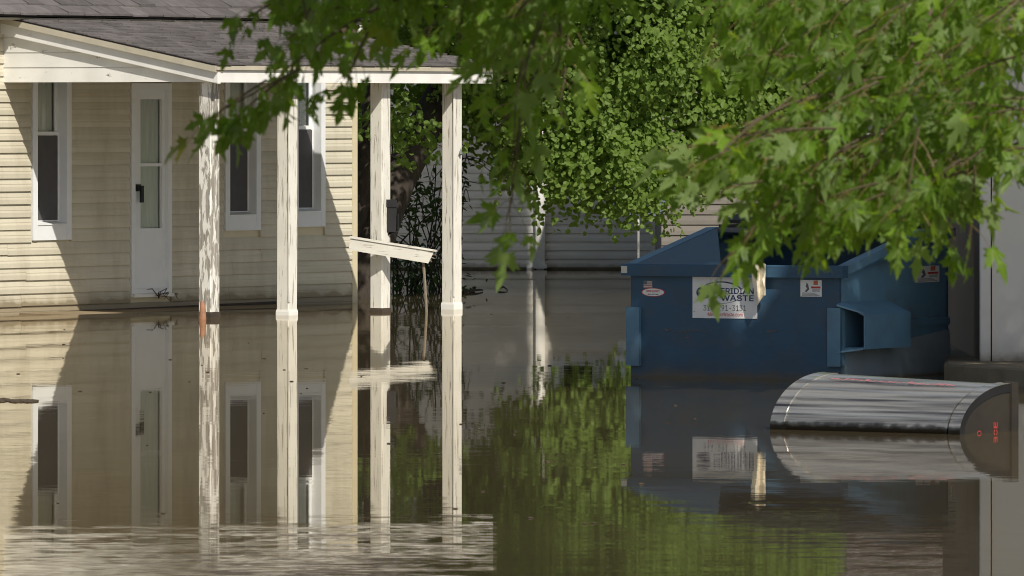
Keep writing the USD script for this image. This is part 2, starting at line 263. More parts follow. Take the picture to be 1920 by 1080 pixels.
def vm(t, **k): return ('vector_math', dict(math_type=t, **k))
def mth(t, **k): return ('math', dict(math_type=t, **k))
WATER = usdkit.material(stage, L('flood_water'),
    {'g': ('geometry', {}),
     'm1': ('mapping', {'scale': (0.22, 0.8, 1)}), 'n1': ('noise_texture', {'scale': 1.0, 'detail': 2.0, 'roughness': 0.5}),
     'm4': ('mapping', {'scale': (5.0, 24.0, 1)}), 'n4': ('noise_texture', {'scale': 1.0, 'detail': 1.0}), 's4': vm('subtract', vector2=(0.5, 0.5, 0.5)), 'sum4': vm('add'), 's4b': vm('scale', scale=2.3),
     'm2': ('mapping', {'scale': (0.28, 4.2, 1)}), 'n2': ('noise_texture', {'scale': 1.0, 'detail': 2.0}),
     'm3': ('mapping', {'scale': (0.10, 0.20, 1)}), 'n3': ('noise_texture', {'scale': 1.0, 'detail': 3.0}),
     's1': vm('subtract', vector2=(0.5, 0.5, 0.5)), 's2': vm('subtract', vector2=(0.5, 0.5, 0.5)),
     'half': vm('scale', scale=1.2), 'sum': vm('add'),
     'patch': ('map_range', {'from_min': 0.48, 'from_max': 0.66, 'to_min': 0.0016, 'to_max': 0.0052, 'clamp': True}),
     'xyz': ('separate_xyz', {}), 'near': ('map_range', {'range_type': 'smoothstep', 'from_min': 45.0, 'from_max': 36.5, 'to_min': 0.0, 'to_max': 0.0062, 'clamp': True}),
     'amp': mth('add'), 'sc': ('vector_math', {'math_type': 'scale'}), 'flat': vm('multiply', vector2=(0.25, 1.0, 0.0)),
     'up': vm('add', vector2=(0.0, 0.0, 1.0)), 'nn': vm('normalize'),
     'mud': ('rgb_ramp', {'ramp': [(0.3, (0.066, 0.051, 0.030)), (0.7, (0.084, 0.065, 0.038))]}),
     'd': ('diffuse_bsdf', {}), 'gl': ('glossy_bsdf', {'color': (0.97, 0.935, 0.87), 'roughness': 0.012}), 'f': ('fresnel', {'IOR': 1.33}), 'mx': ('mix_closure', {})},
    [('g.position', 'm1.vector'), ('m1.vector', 'n1.vector'), ('g.position', 'm2.vector'), ('m2.vector', 'n2.vector'), ('g.position', 'm3.vector'), ('m3.vector', 'n3.vector'),
     ('n1.color', 's1.vector1'), ('n2.color', 's2.vector1'), ('s2.vector', 'half.vector1'), ('s1.vector', 'sum.vector1'), ('half.vector', 'sum.vector2'),
     ('n3.fac', 'patch.value'), ('g.position', 'xyz.vector'), ('xyz.y', 'near.value'), ('patch.result', 'amp.value1'), ('near.result', 'amp.value2'),
     ('g.position', 'm4.vector'), ('m4.vector', 'n4.vector'), ('n4.color', 's4.vector1'), ('s4.vector', 's4b.vector1'), ('sum.vector', 'sum4.vector1'), ('s4b.vector', 'sum4.vector2'), ('sum4.vector', 'sc.vector1'), ('amp.value', 'sc.scale'), ('sc.vector', 'flat.vector1'), ('flat.vector', 'up.vector1'), ('up.vector', 'nn.vector1'),
     ('n3.fac', 'mud.fac'), ('mud.color', 'd.color'), ('nn.vector', 'gl.normal'), ('nn.vector', 'f.normal'), ('f.fac', 'mx.fac'), ('d.BSDF', 'mx.closure1'), ('gl.BSDF', 'mx.closure2')],
    surface='mx.closure')

# ------------------------------------------------------------------ ground and water
xs = np.r_[-600, -300, -160, -110, -80, -60, np.arange(-50, 51, 5), 60, 80, 110, 160, 300, 600]
ys = np.r_[-300, -120, -60, -30, np.arange(-10, 150, 5), 170, 220, 300, 450, 700]
gx, gy = np.meshgrid(xs, ys, indexing='ij')
edge = np.maximum.reduce([(24 - gy) / 12, (gy - 122) / 14, (np.abs(gx) - 46) / 14])
gz = -0.75 + 1.25 * np.clip(edge, 0, 1) ** 1 + 0.15 * (meshkit.fbm(np.stack([gx / 7, gy / 7, gx * 0], -1), 3, 3) - .5)
ii, jj = np.meshgrid(np.arange(len(xs) - 1), np.arange(len(ys) - 1), indexing='ij'); w_ = len(ys)
quads = np.stack([ii * w_ + jj, (ii + 1) * w_ + jj, (ii + 1) * w_ + jj + 1, ii * w_ + jj + 1], -1).reshape(-1, 4)
obj('ground', (np.stack([gx, gy, gz], -1).reshape(-1, 3), quads), GRASS, smooth=True, kind='structure')
obj('water', (np.array([[-75, 5, 0], [75, 5, 0], [75, 145, 0], [-75, 145, 0.]]), np.array([[0, 1, 2, 3]])), WATER, kind='structure')

# ------------------------------------------------------------------ cream house with porch
th = math.radians(55.5); D2 = np.array([math.cos(th), math.sin(th)]); N2 = np.array([math.sin(th), -math.cos(th)])
W0 = np.array([-960 / FPX * 79.9, 79.9])
def H(s, w, z):
    q = W0 + D2 * s + N2 * w
    return np.array([q[0], q[1], z])
def s_at(px, w=0.0):
    k = (px - 960) / FPX; b = W0 + N2 * w
    return (k * b[1] - b[0]) / (D2[0] - k * D2[1])
def z_at(px, py, w=0.0):
    s = s_at(px, w); Y = (W0 + D2 * s + N2 * w)[1]
    return EYE - (py - HOR) / FPX * Y

house = thing('cream_house', 'cream sided old house with a white porch standing in flood water', 'house', H(0, 0, 0))
PW, SG, SE, SC = 2.66, 0.0, 4.68, 6.0      # porch depth, porch start, porch end, wall end
ZTOP = 3.05
def zroof(w): return 2.954 - 0.185 * w
zs0, pitch = -0.30, 0.1262
# openings on the wall (s0, s1, z0, z1) incl. trim
win1 = dict(s0=s_at(58), s1=s_at(130), z0=z_at(95, 450), z1=2.62)
door = dict(s0=s_at(243), s1=s_at(318), z0=z_at(280, 550), z1=z_at(280, 156))
win2 = dict(s0=s_at(419), s1=s_at(485), z0=z_at(450, 432), z1=2.55)
win3 = dict(s0=s_at(548), s1=s_at(606), z0=z_at(580, 425), z1=2.55)
opens = [win1, door, win2, win3]
# wall core: thin sheathing with the openings left out, plus the three hidden walls
core = MB()
def sheath(s0, s1, z0, z1): core.box(H, s0, s1, -0.12, -0.004, z0, z1)
cuts = [-4.0] + [x for o in opens for x in (o['s0'] + .03, o['s1'] - .03)] + [SC]
for i in range(0, len(cuts), 2): sheath(cuts[i], cuts[i + 1], -0.6, ZTOP)
for o in opens:
    sheath(o['s0'] + .03, o['s1'] - .03, -0.6, o['z0'] + .03); sheath(o['s0'] + .03, o['s1'] - .03, o['z1'] - .03, ZTOP)
core.box(H, SC - .12, SC - .002, -5.0, -.121, -.6, ZTOP).box(H, -4.0, -3.88, -5.0, -.121, -.6, ZTOP).box(H, -3.88, SC - .121, -5.0, -4.88, -.6, ZTOP)
core.box(H, -3.88, SC - .121, -4.88, -.13, -.6, -.5)
wall = obj('wall', core, CREAMTRIM, house)
rb = random.Random(5)
for k in range(40):
    z0 = zs0 + k * pitch; z1 = z0 + pitch
    if z1 > 3.3: break
    z1 = min(z1, ZTOP)
    if z0 >= ZTOP - .02: break
    if z0 < 0.05: z0b = z0
    spans = [(-4.0, SC - 0.07)]
    for o in opens:
        if z1 > o['z0'] + .002 and z0 < o['z1'] - .002:
            new = []
            for a, b in spans:
                if o['s0'] > a and o['s1'] < b: new += [(a, o['s0'] - .014), (o['s1'] + .002, b)]
                else: new.append((a, b))
            spans = new
    for a, b in spans:
        cutp = [a, b]
        if b - a > 1.2 and rb.random() < .75: cutp = [a, a + (b - a) * rb.uniform(.25, .75), b]
        for p0, p1 in zip(cutp[:-1], cutp[1:]):
            j = rb.uniform(-.0015, .0015)
            sag = rb.uniform(-.002, .002)
            prof = [(0.000, z0 + .003), (0.024 + j, z0), (0.0235 + j, z0 + .045), (0.017 + j, z0 + .066), (0.019 + j, z0 + .072), (0.0045, z1 + .001), (0.0, z1 + .001)]
            m = MB().prism(prof, lambda t, w, z: H(t, w, z + sag * (t - p0)), p0 + .0015, p1 - .0015)
            obj('siding_board', m, CREAM, wall)
cut_top = MB().box(H, SC - .07, SC + .02, -.07, .024, -.6, ZTOP)
obj('corner_trim', cut_top, CREAMTRIM, house)

def make_window(o, upper, tt=.075, label=None):
    s0, s1, z0, z1 = o['s0'], o['s1'], o['z0'], o['z1']
    fr = MB()
    fr.box(H, s0, s0 + tt, -.10, .030, z0, z1).box(H, s1 - tt, s1, -.10, .030, z0, z1)
    fr.box(H, s0 + tt, s1 - tt, -.10, .026, z1 - tt, z1).box(H, s0 + tt, s1 - tt, -.10, .026, z0, z0 + .15)
    w = obj('window', fr, WHITE, house, label=label)
    a, b, c, d = s0 + tt, s1 - tt, z0 + .15, z1 - tt
    obj('sill', MB().hexa([H(a, -.09, c), H(b, -.09, c), H(b, .034, c), H(a, .034, c), H(a, -.09, c + .035), H(b, -.09, c + .035), H(b, .034, c + .012), H(a, .034, c + .012)]), WHITE, w)
    c += .035; mid = upper; e = .034
    for nm, zz0, zz1, ww in (('lower_sash', c, mid + .02, -.075), ('upper_sash', mid - .02, d, -.098)):
        sb = MB()
        sb.box(H, a, a + e, ww - .02, ww, zz0, zz1).box(H, b - e, b, ww - .02, ww, zz0, zz1).box(H, a + e, b - e, ww - .02, ww - .001, zz0, zz0 + e + .01).box(H, a + e, b - e, ww - .02, ww - .001, zz1 - e, zz1)
        obj(nm, sb, WHITE, w)
        obj('pane', MB().add([H(a + e, ww - .01, zz0 + e + .01), H(b - e, ww - .01, zz0 + e + .01), H(b - e, ww - .01, zz1 - e), H(a + e, ww - .01, zz1 - e)], [[0, 1, 2, 3]]), GLASS, w)
    obj('insect_screen', MB().box(H, a + e * .6, b - e * .6, -.0735, -.0725, c + .012, mid - .02), SCREEN, w)
    # curtain hangs behind the upper sash
    n = 24; tt_ = np.linspace(a, b, n)
    cv = [H(t, -.150 + .014 * math.sin(t * 70), z) for z in (mid - .05, d) for t in tt_]
    obj('curtain', (np.array(cv), np.array([[i, i + 1, n + i + 1, n + i] for i in range(n - 1)])), CURTAIN, w, smooth=True)
    return w
make_window(win1, z_at(90, 251), label='tall white window with its lower half catching the sun')
make_window(win2, z_at(450, 244))
w3 = make_window(win3, z_at(570, 240))
bl = MB()
for k in range(22):
    z = z_at(570, 232) + k * .024
    bl.hexa([H(win3['s0'] + .1, -.150, z), H(win3['s1'] - .1, -.150, z), H(win3['s1'] - .1, -.135, z + .012), H(win3['s0'] + .1, -.135, z + .012),
             H(win3['s0'] + .1, -.150, z + .002), H(win3['s1'] - .1, -.150, z + .002), H(win3['s1'] - .1, -.135, z + .014), H(win3['s0'] + .1, -.135, z + .014)])
obj('venetian_blind', bl, WHITE, w3)

# door
s0, s1, z0, z1 = door['s0'], door['s1'], door['z0'], door['z1']
fr = MB().box(H, s0, s0 + .06, -.10, .030, z0, z1).box(H, s1 - .06, s1, -.10, .030, z0, z1).box(H, s0 + .06, s1 - .06, -.10, .027, z1 - .07, z1).box(H, s0 + .06, s1 - .06, -.10, .027, z0, z0 + .05)
dr = obj('door', fr, WHITE, house, label='white storm door with a tall glass panel')
a, b, c, d = s0 + .06, s1 - .06, z0 + .05, z1 - .07
g0, g1, gm, ga, gb = z_at(280, 428), z_at(280, 186), z_at(280, 309), s_at(262, -.02), s_at(304, -.02)
gb = min(gb, b - .05)
lf = MB().box(H, a, ga, -.055, -.012, c, d).box(H, gb, b, -.055, -.012, c, d).box(H, ga, gb, -.055, -.013, c, g0).box(H, ga, gb, -.055, -.013, g1, d).box(H, ga, gb, -.05, -.018, gm - .016, gm + .016)
obj('door_leaf', lf, WHITE, dr)
obj('kick_panel', MB().box(H, a + .05, b - .05, -.012, -.006, c + .05, g0 - .10), WHITE, dr)
for q0, q1 in ((g0, gm - .016), (gm + .016, g1)): obj('pane', MB().add([H(ga, -.038, q0), H(gb, -.038, q0), H(gb, -.038, q1), H(ga, -.038, q1)], [[0, 1, 2, 3]]), GLASS, dr)
n = 20; tt_ = np.linspace(a, b - .05, n)
obj('curtain', (np.array([H(t, -.075 + .010 * math.sin(t * 90), z) for z in (g0 - .05, g1 + .05) for t in tt_]), np.array([[i, i + 1, n + i + 1, n + i] for i in range(n - 1)])), CURTAIN, dr, smooth=True)
hz, hs = z_at(256, 352), s_at(257)
obj('handle', MB().box(H, hs - .03, hs + .03, -.013, .03, hz - .035, hz + .035).box(H, hs + .01, hs + .05, .025, .05, hz - .15, hz + .02), BLACKPL, dr)
obj('threshold', MB().box(H, s0, s1, -.02, .06, z0 - .035, z0 - .002), OLDWHITE, dr)

# porch floor: slopes from just dry at the wall to under the water
fl = MB().hexa([H(.28, .0, -.7), H(SE - .1, .0, -.7), H(SE - .1, 2.6, -.7), H(.28, 2.6, -.7), H(.28, .025, .012), H(SE - .1, .025, .012), H(SE - .1, 2.6, -.040), H(.28, 2.6, -.040)])
obj('porch_floor', fl, CONCRETE, house)
obj('dark_gap', MB().hexa([H(.9, .0, .0), H(SE - .1, .0, .0), H(SE - .1, .027, .0), H(.9, .027, .0), H(.9, .0, .013), H(SE - .1, .0, .042), H(SE - .1, .027, .042), H(.9, .027, .013)]), DARKWOOD, house)

# gable end boards and rake
for k in range(6):
    zz0 = 2.29 + k * .147; zz1 = zz0 + .145
    def wmax(z): return min(PW, (2.954 - .13 - z) / .185)
    wa, wb = wmax(zz0), wmax(zz1)
    if wa <= .05: break
    wb = max(wb, .02)
    g = MB().hexa([H(SG + .035, .0, zz0), H(SG + .035, wa, zz0), H(SG + .075, wa, zz0), H(SG + .075, .0, zz0), H(SG + .041, .0, zz1), H(SG + .041, wb, zz1), H(SG + .075, wb, zz1), H(SG + .075, .0, zz1)])
    obj('gable_board', g, OLDWHITE, house)
rk = lambda t, o0, o1, p0, p1: MB().hexa([H(SG + p0, .0, zroof(0) - o1), H(SG + p1, .0, zroof(0) - o1), H(SG + p1, PW + .02, zroof(PW + .02) - o1), H(SG + p0, PW + .02, zroof(PW + .02) - o1),
                                       H(SG + p0, .0, zroof(0) - o0), H(SG + p1, .0, zroof(0) - o0), H(SG + p1, PW + .02, zroof(PW + .02) - o0), H(SG + p0, PW + .02, zroof(PW + .02) - o0)])
obj('rake_edge', rk(0, .018, .075, -.045, .08), BEIGE_EDGE, house)
obj('rake_board', rk(0, .0755, .185, -.010, .034), FASCIA, house)
# eave fascia
obj('fascia_board', MB().box(H, SG - .012, SE, PW - .03, PW + .012, 2.285, 2.405), FASCIA, house)
obj('eave_edge', MB().box(H, SG - .04, SE + .03, PW - .03, PW + .035, 2.4055, 2.448), BEIGE_EDGE, house)
obj('rake_board', MB().hexa([H(SE - .03, .02, 2.80), H(SE - .002, .02, 2.80), H(SE - .002, PW - .031, 2.30), H(SE - .03, PW - .031, 2.30), H(SE - .03, .02, 2.93), H(SE - .002, .02, 2.93), H(SE - .002, PW - .031, 2.44), H(SE - .03, PW - .031, 2.44)]), FASCIA, house)
obj('porch_ceiling', MB().box(H, .08, SE - .035, .02, PW - .032, 2.30, 2.318), CREAMTRIM, house)
# porch roof deck and shingles
deck = MB().hexa([H(SG - .04, .02, zroof(.02) - .018), H(SE + .03, .02, zroof(.02) - .018), H(SE + .03, PW + .03, zroof(PW + .03) - .018), H(SG - .04, PW + .03, zroof(PW + .03) - .018),
                  H(SG - .04, .02, zroof(.02) - .002), H(SE + .03, .02, zroof(.02) - .002), H(SE + .03, PW + .03, zroof(PW + .03) - .002), H(SG - .04, PW + .03, zroof(PW + .03) - .002)])
proof = obj('porch_roof', deck, SHINGLE_DECK, house)
def shingles(roof, zf, w_lo, w_hi, sa, sb, nrow, tab, limit=300, lift=.014, seed=1):
    rr = random.Random(seed); rest = MB(); cnt = 0
    ex = (w_lo - w_hi) / nrow
    for r in range(nrow):
        wl = w_lo - r * ex; wh = wl - ex * 1.03
        x = sa - (tab * .5 if r % 2 else 0) - rr.uniform(0, .06)
        while x < sb:
            p, q = max(x, sa), min(x + tab, sb); x += tab
            if q - p < .03: continue
            e = rr.uniform(-.008, .008); h = lift * rr.uniform(.8, 1.5) + (rr.random() < .05) * .012; c2 = rr.uniform(-.004, .006)
            wl2 = wl + e
            cs = [H(p + .004, wl2, zf(wl2) + .001), H(q - .004, wl2, zf(wl2) + .001), H(q - .004, wh, zf(wh) - .001), H(p + .004, wh, zf(wh) - .001),
                  H(p + .004, wl2, zf(wl2) + h), H(q - .004, wl2, zf(wl2) + h + c2), H(q - .004, wh, zf(wh) + .004), H(p + .004, wh, zf(wh) + .004)]
            if cnt < limit: obj('shingle', MB().hexa(cs), SHINGLE, roof); cnt += 1
            else: rest.hexa(cs)
    if rest.n: obj('upper_shingles', rest, SHINGLE, roof, kind='stuff')
shingles(proof, zroof, PW + .045, .03, SG - .05, SE + .04, 17, .24, limit=300)
# main roof
def zmain(w): return 3.15 - .55 * w
md = MB().hexa([H(-4.2, .30, zmain(.30) - .05), H(SC + .28, .30, zmain(.30) - .05), H(SC + .28, -2.5, zmain(-2.5) - .05), H(-4.2, -2.5, zmain(-2.5) - .05),
                H(-4.2, .30, zmain(.30) - .004), H(SC + .28, .30, zmain(.30) - .004), H(SC + .28, -2.5, zmain(-2.5) - .004), H(-4.2, -2.5, zmain(-2.5) - .004)])
mroof = obj('main_roof', md, SHINGLE_DECK, house)
shingles(mroof, zmain, .36, -1.6, -2.2, SC + .3, 11, .26, limit=300, lift=.018, seed=4)
b_ = MB().hexa([H(-4.2, -2.5, zmain(-2.5) - .05), H(SC + .28, -2.5, zmain(-2.5) - .05), H(SC + .28, -5.3, 2.9), H(-4.2, -5.3, 2.9), H(-4.2, -2.5, zmain(-2.5)), H(SC + .28, -2.5, zmain(-2.5)), H(SC + .28, -5.3, 2.95), H(-4.2, -5.3, 2.95)])
obj('rear_roof', b_, SHINGLE, house)
for sg in (-3.95, SC - .05):   # gable ends
    obj('gable_wall', MB().prism([(-5.0, ZTOP - .002), (-.13, ZTOP - .002), (-2.5, zmain(-2.5) - .07)], lambda t, w, z: H(t, w, z), sg, sg + .045), CREAMTRIM, house)
obj('soffit', MB().box(H, -4.1, SC + .2, .03, .29, 2.905, 2.925), BEIGE_EDGE, house)

# posts
posts = []
for i, (px, m, lab) in enumerate(((392, POST_BAD, 'badly flaking corner post with grey wood showing'), (538, POST_OK, None), (713, POST_OK, None), (847, POST_OK, None))):
    w = 2.46; s = s_at(px, w); hw = .074
    zt = 2.299
    lean = [(0, 0), (.004, 0), (-.004, .003), (.003, 0)][i]
    pm = MB()
    a4 = [(s - hw, w - hw), (s + hw, w - hw), (s + hw, w + hw), (s - hw, w + hw)]
    ch = .008
    def oct_(ds, dw, z, k=1.0):
        out = []
        for sx, sy, order in ((-1, -1, 0), (1, -1, 1), (1, 1, 0), (-1, 1, 1)):
            A = (sx * (hw - ch), sy * hw); B = (sx * hw, sy * (hw - ch))
            pr = [B, A] if order == 0 else [A, B]
            out += [H(s + ds + k * q[0], w + dw + k * q[1], z) for q in pr]
        return out
    zl = np.linspace(-.6, zt, 7); vv = []
    for z in zl: vv += oct_(lean[0] * z, lean[1] * z, z)
    ff = []
    for r in range(6):
        for j in range(8): ff.append([r * 8 + j, r * 8 + (j + 1) % 8, (r + 1) * 8 + (j + 1) % 8, (r + 1) * 8 + j])
    pm.add(vv, ff)
    pp = obj('porch_post', pm, m, house, label=lab)
    posts.append((s, w))
    mat_b = [DARKWOOD, OLDWHITE, DARKWOOD, OLDWHITE][i]
    zb = [.06, .055, .04, .07][i]; e = .004
    bm = MB().box(H, s - hw - e, s + hw + e, w - hw - e, w + hw + e, -.5, zb - .02)
    bm.hexa([H(s - hw - e, w - hw - e, zb - .02), H(s + hw + e, w - hw - e, zb - .02), H(s + hw + e, w + hw + e, zb - .02), H(s - hw - e, w + hw + e, zb - .02),
             H(s - hw - .001, w - hw - .001, zb), H(s + hw + .001, w - hw - .001, zb), H(s + hw + .001, w + hw + .001, zb), H(s - hw - .001, w + hw + .001, zb)])
    obj('post_base', bm, mat_b, pp)
    # corner bead on the sunny face, as a nailed strip
    if i in (1, 3): obj('corner_strip', MB().box(H, s - hw - .006, s - hw + .018, w + hw - .002, w + hw + .007, .13, 2.28), m, pp)
s3n, w3n = posts[2]
zn = z_at(722, 247, 2.5)
sc_ = MB(); r5 = random.Random(3)
for k in range(7):
    a0 = s3n - .055 + k * .017; h0 = zn + r5.uniform(0, .02); h1 = h0 + r5.uniform(.02, .07)
    sc_.hexa([H(a0, w3n + .0742, h0), H(a0 + .009, w3n + .0742, h0 + .004), H(a0 + .009, w3n + .076, h0 + .004), H(a0, w3n + .076, h0), H(a0 + .004, w3n + .0742, h1), H(a0 + .008, w3n + .0742, h1 - .004), H(a0 + .008, w3n + .076, h1 - .004), H(a0 + .004, w3n + .076, h1)])
obj('paint_scar', sc_, PAINTSCAR, house)
s4, w4 = posts[3]
obj('hook', MB().tube([H(s4 + .02, w4 + .07, z_at(857, 292, 2.5)), H(s4 + .02, w4 + .10, z_at(857, 288, 2.5)), H(s4 + .02, w4 + .10, z_at(857, 276, 2.5))], [.012, .018, .022]), IRON, house)

# things by the porch
s3, w3_ = posts[2]
c3 = H(s3, w3_, 0)
A = P(657, 447, c3[1] - .22); B = P(816, 472, c3[1] - .20)
br = thing('broken_railing', 'broken white porch rail hanging askew in front of a post', 'railing', A)
dv = (B - A); ln = np.linalg.norm(dv); dv /= ln; pv = np.cross(dv, [0, 0, 1.0]); pv /= np.linalg.norm(pv); uv_ = np.cross(pv, dv)
fr_ = lambda a, b, z: A + dv * a + pv * b + uv_ * z
obj('rail_board', MB().hexa([fr_(0, -.02, -.115), fr_(ln - .05, -.02, -.125), fr_(ln - .05, .02, -.125), fr_(0, .02, -.115), fr_(0, -.02, .0), fr_(ln - .012, -.02, .0), fr_(ln - .012, .02, .0), fr_(0, .02, .0)]), RAILW, br)
obj('splinters', MB().tube([fr_(ln - .03, 0, -.03), fr_(ln + .02, 0, -.035)], [.012, .002], 4).tube([fr_(ln - .05, 0, -.06), fr_(ln + .012, 0, -.07)], [.014, .002], 4).tube([fr_(ln - .06, 0, -.095), fr_(ln - .015, 0, -.10)], [.012, .002], 4), WOODRAW, br)
obj('rail_cap', MB().hexa([fr_(-.01, -.032, .0015), fr_(ln + .03, -.032, .0015), fr_(ln + .01, .032, .0015), fr_(-.01, .032, .0015), fr_(-.01, -.030, .024), fr_(ln + .005, -.030, .020), fr_(ln + .02, .030, .02), fr_(-.01, .030, .024)]), RAILW, br)
st = MB().tube(spline([P(794, 492, c3[1] - .17), P(797, 535, c3[1] - .17), P(800, 590, c3[1] - .15), P(801, 640, c3[1] - .14)], 8), [.015] * 8, 6)
obj('wooden_stick', st, WOODRAW, label='thin wooden stick holding up the broken rail', cat='stick')
cb = P(731, 405, c3[1] + .05)
mb_ = thing('mailbox', 'black mailbox fixed to the side of the third porch post', 'mailbox', cb)
bx = trimesh.creation.box([.15, .15, .30]); 
mm = MB(); prof = [(-.065, -.16), (.065, -.16), (.068, .10), (.045, .155), (-.045, .155), (-.068, .10)]
mm.prism(prof, lambda t, x, z: cb + np.array([x, t, z]), -.09, .09)
obj('box_body', mm, BLACKPL, mb_)
obj('box_lid', MB().prism([(-.074, .09), (.074, .09), (.050, .166), (-.050, .166)], lambda t, x, z: cb + np.array([x + .012, t, z]), -.10, .10), BLACKPL, mb_)
obj('paper_holder', MB().prism([(-.02, -.19), (.085, -.16), (.085, .02), (.078, .02), (.078, -.15), (-.02, -.18)], lambda t, x, z: cb + np.array([x, t, z]), -.08, .08), BLACKPL, mb_)
os_ = P(379.5, 600, 78.15)
obj('orange_cone', MB().tube([[os_[0], os_[1], -.3], [os_[0], os_[1], .02], [os_[0] + .004, os_[1], .10], [os_[0] - .003, os_[1], .165], [os_[0] - .003, os_[1], .18]], [.045, .038, .030, .020, .008], 10), ORANGE, smooth=40,
    label='rusty orange pointed stub standing in water beside the corner post', cat='stake')

# ------------------------------------------------------------------ generic sided building
def frontal_siding(wallprim, m, x0, x1, Y, z0, z1, pitch, holes=(), seed=0, split=2.2):
    rr = random.Random(seed); k = 0
    while z0 + k * pitch < z1:
        a, b = z0 + k * pitch, min(z0 + (k + 1) * pitch, z1); k += 1
        spans = [(x0, x1)]
        for h0, h1, q0, q1 in holes:
            if b > q0 and a < q1:
                spans = [y for s in spans for y in ((s[0], min(s[1], h0)), (max(s[0], h1), s[1])) if y[1] - y[0] > .02]
        for s0_, s1_ in spans:
            c = [s0_] + ([s0_ + (s1_ - s0_) * rr.uniform(.3, .7)] if s1_ - s0_ > split else []) + [s1_]
            for p, q in zip(c[:-1], c[1:]):
                j = rr.uniform(-.001, .001)
                prof = [(0.0, a + .001), (0.0, b + .001), (.004, b + .001), (.020 + j, a + .05), (.023 + j, a)]
                obj('siding_board', MB().prism(prof, lambda t, w, z: np.array([t, Y - w, z]), p + .001, q - .001), m, wallprim)

# grey building across the water
YF = 102.2; X = lambda px: (px - 960) / FPX * YF; Z = lambda py: EYE - (py - HOR) / FPX * YF
gb_ = thing('grey_house', 'grey sided house behind the leafy tree, white downpipe on its wall', 'house', (X(960), YF, 0))
hole = (X(1028), X(1130), Z(340), Z(235))
gw = MB()
def gwall(x0, x1, z0, z1): gw.box(WORLD, x0, x1, YF + .002, YF + .15, z0, z1)
gwall(X(560), hole[0], -.6, 3.6); gwall(hole[1], X(1228), -.6, 3.6); gwall(hole[0], hole[1], -.6, hole[2]); gwall(hole[0], hole[1], hole[3], 3.6)
gw.box(WORLD, X(560), X(560) + .15, YF + .151, YF + 7, -.6, 3.6).box(WORLD, X(1228) - .15, X(1228), YF + .151, YF + 7, -.6, 3.6).box(WORLD, X(560) + .151, X(1228) - .151, YF + 6.85, YF + 7, -.6, 3.6)
gwp = obj('wall', gw, GREYSIDE, gb_)
frontal_siding(gwp, GREYSIDE, X(560), X(1219), YF, .024, 3.58, .1085, [hole], 3)
obj('foundation', MB().box(WORLD, X(562), X(1226), YF - .004, YF + .001, -.6, .022), SLABC, gb_)
obj('corner_trim', MB().box(WORLD, X(1219), X(1230), YF - .02, YF + .001, .045, 3.55), GREYSIDE, gb_)
a, b, c, d = hole; t_ = .13
wp = obj('window', MB().box(WORLD, a, a + t_ * 1.5, YF - .025, YF + .12, c, d).box(WORLD, b - t_, b, YF - .025, YF + .12, c, d).box(WORLD, a + t_ * 1.5, b - t_, YF - .023, YF + .12, c, c + .1).box(WORLD, a + t_ * 1.5, b - t_, YF - .023, YF + .12, d - .1, d), WHITE, gb_)
obj('pane', MB().add([[a + t_ * 1.5, YF + .05, c + .1], [b - t_, YF + .05, c + .1], [b - t_, YF + .05, d - .1], [a + t_ * 1.5, YF + .05, d - .1]], [[0, 1, 2, 3]]), GLASS, wp)
obj('dark_room', MB().box(WORLD, a, b, YF + .5, YF + .52, c - .2, d + .2), DARKIN, wp)
dx = X(1013)
dp = obj('downpipe', MB().box(WORLD, dx - .058, dx + .058, YF - .10, YF - .018, .05, 3.4), GALV, gb_, label='white downpipe running down the wall')
obj('pipe_collar', MB().box(WORLD, dx - .085, dx + .085, YF - .12, YF - .019, Z(503), Z(495)), GALV, dp)
obj('pipe_outlet', MB().box(WORLD, dx - .048, dx + .048, YF - .095, YF - .025, -.5, .049), GALV, dp)
obj('pipe_elbow', MB().tube([[X(1000), YF - .05, Z(500)], [X(995), YF - .06, Z(501)], [X(988), YF - .07, Z(503)]], [.05, .06, .035], 8), GALV, dp)
obj('roof', MB().prism([(-.4, 3.5), (-.4, 3.6), (3.5, 5.6), (7.4, 3.6), (7.4, 3.5)], lambda t, y, z: np.array([t, YF + y, z]), X(540), X(1250)), SHINGLE, gb_)

# grey blue panel on a pole in front of it
YP = 97.0
pc = P(1200, 372, YP)
pnl = thing('panel_sign', 'grey blue round cornered panel on a thin pole under the tree leaves', 'sign', (pc[0], YP, 0))
from shapely.geometry import box as sbox
pg = sbox(-.30, -.21, .30, .21).buffer(-.14).buffer(.14, quad_segs=8)
e = trimesh.creation.extrude_polygon(pg, .03, engine='earcut'); v = e.vertices.copy()
e.vertices = np.stack([v[:, 0] + pc[0], YP - .03 + v[:, 2] * 1.0, v[:, 1] + pc[2]], -1); e.invert()
obj('panel', e, PANELBLUE, pnl)
obj('pole', MB().tube([[pc[0] - .02, YP + .02, -.6], [pc[0] - .02, YP + .02, pc[2] + .1]], .014, 8), GALV, pnl)

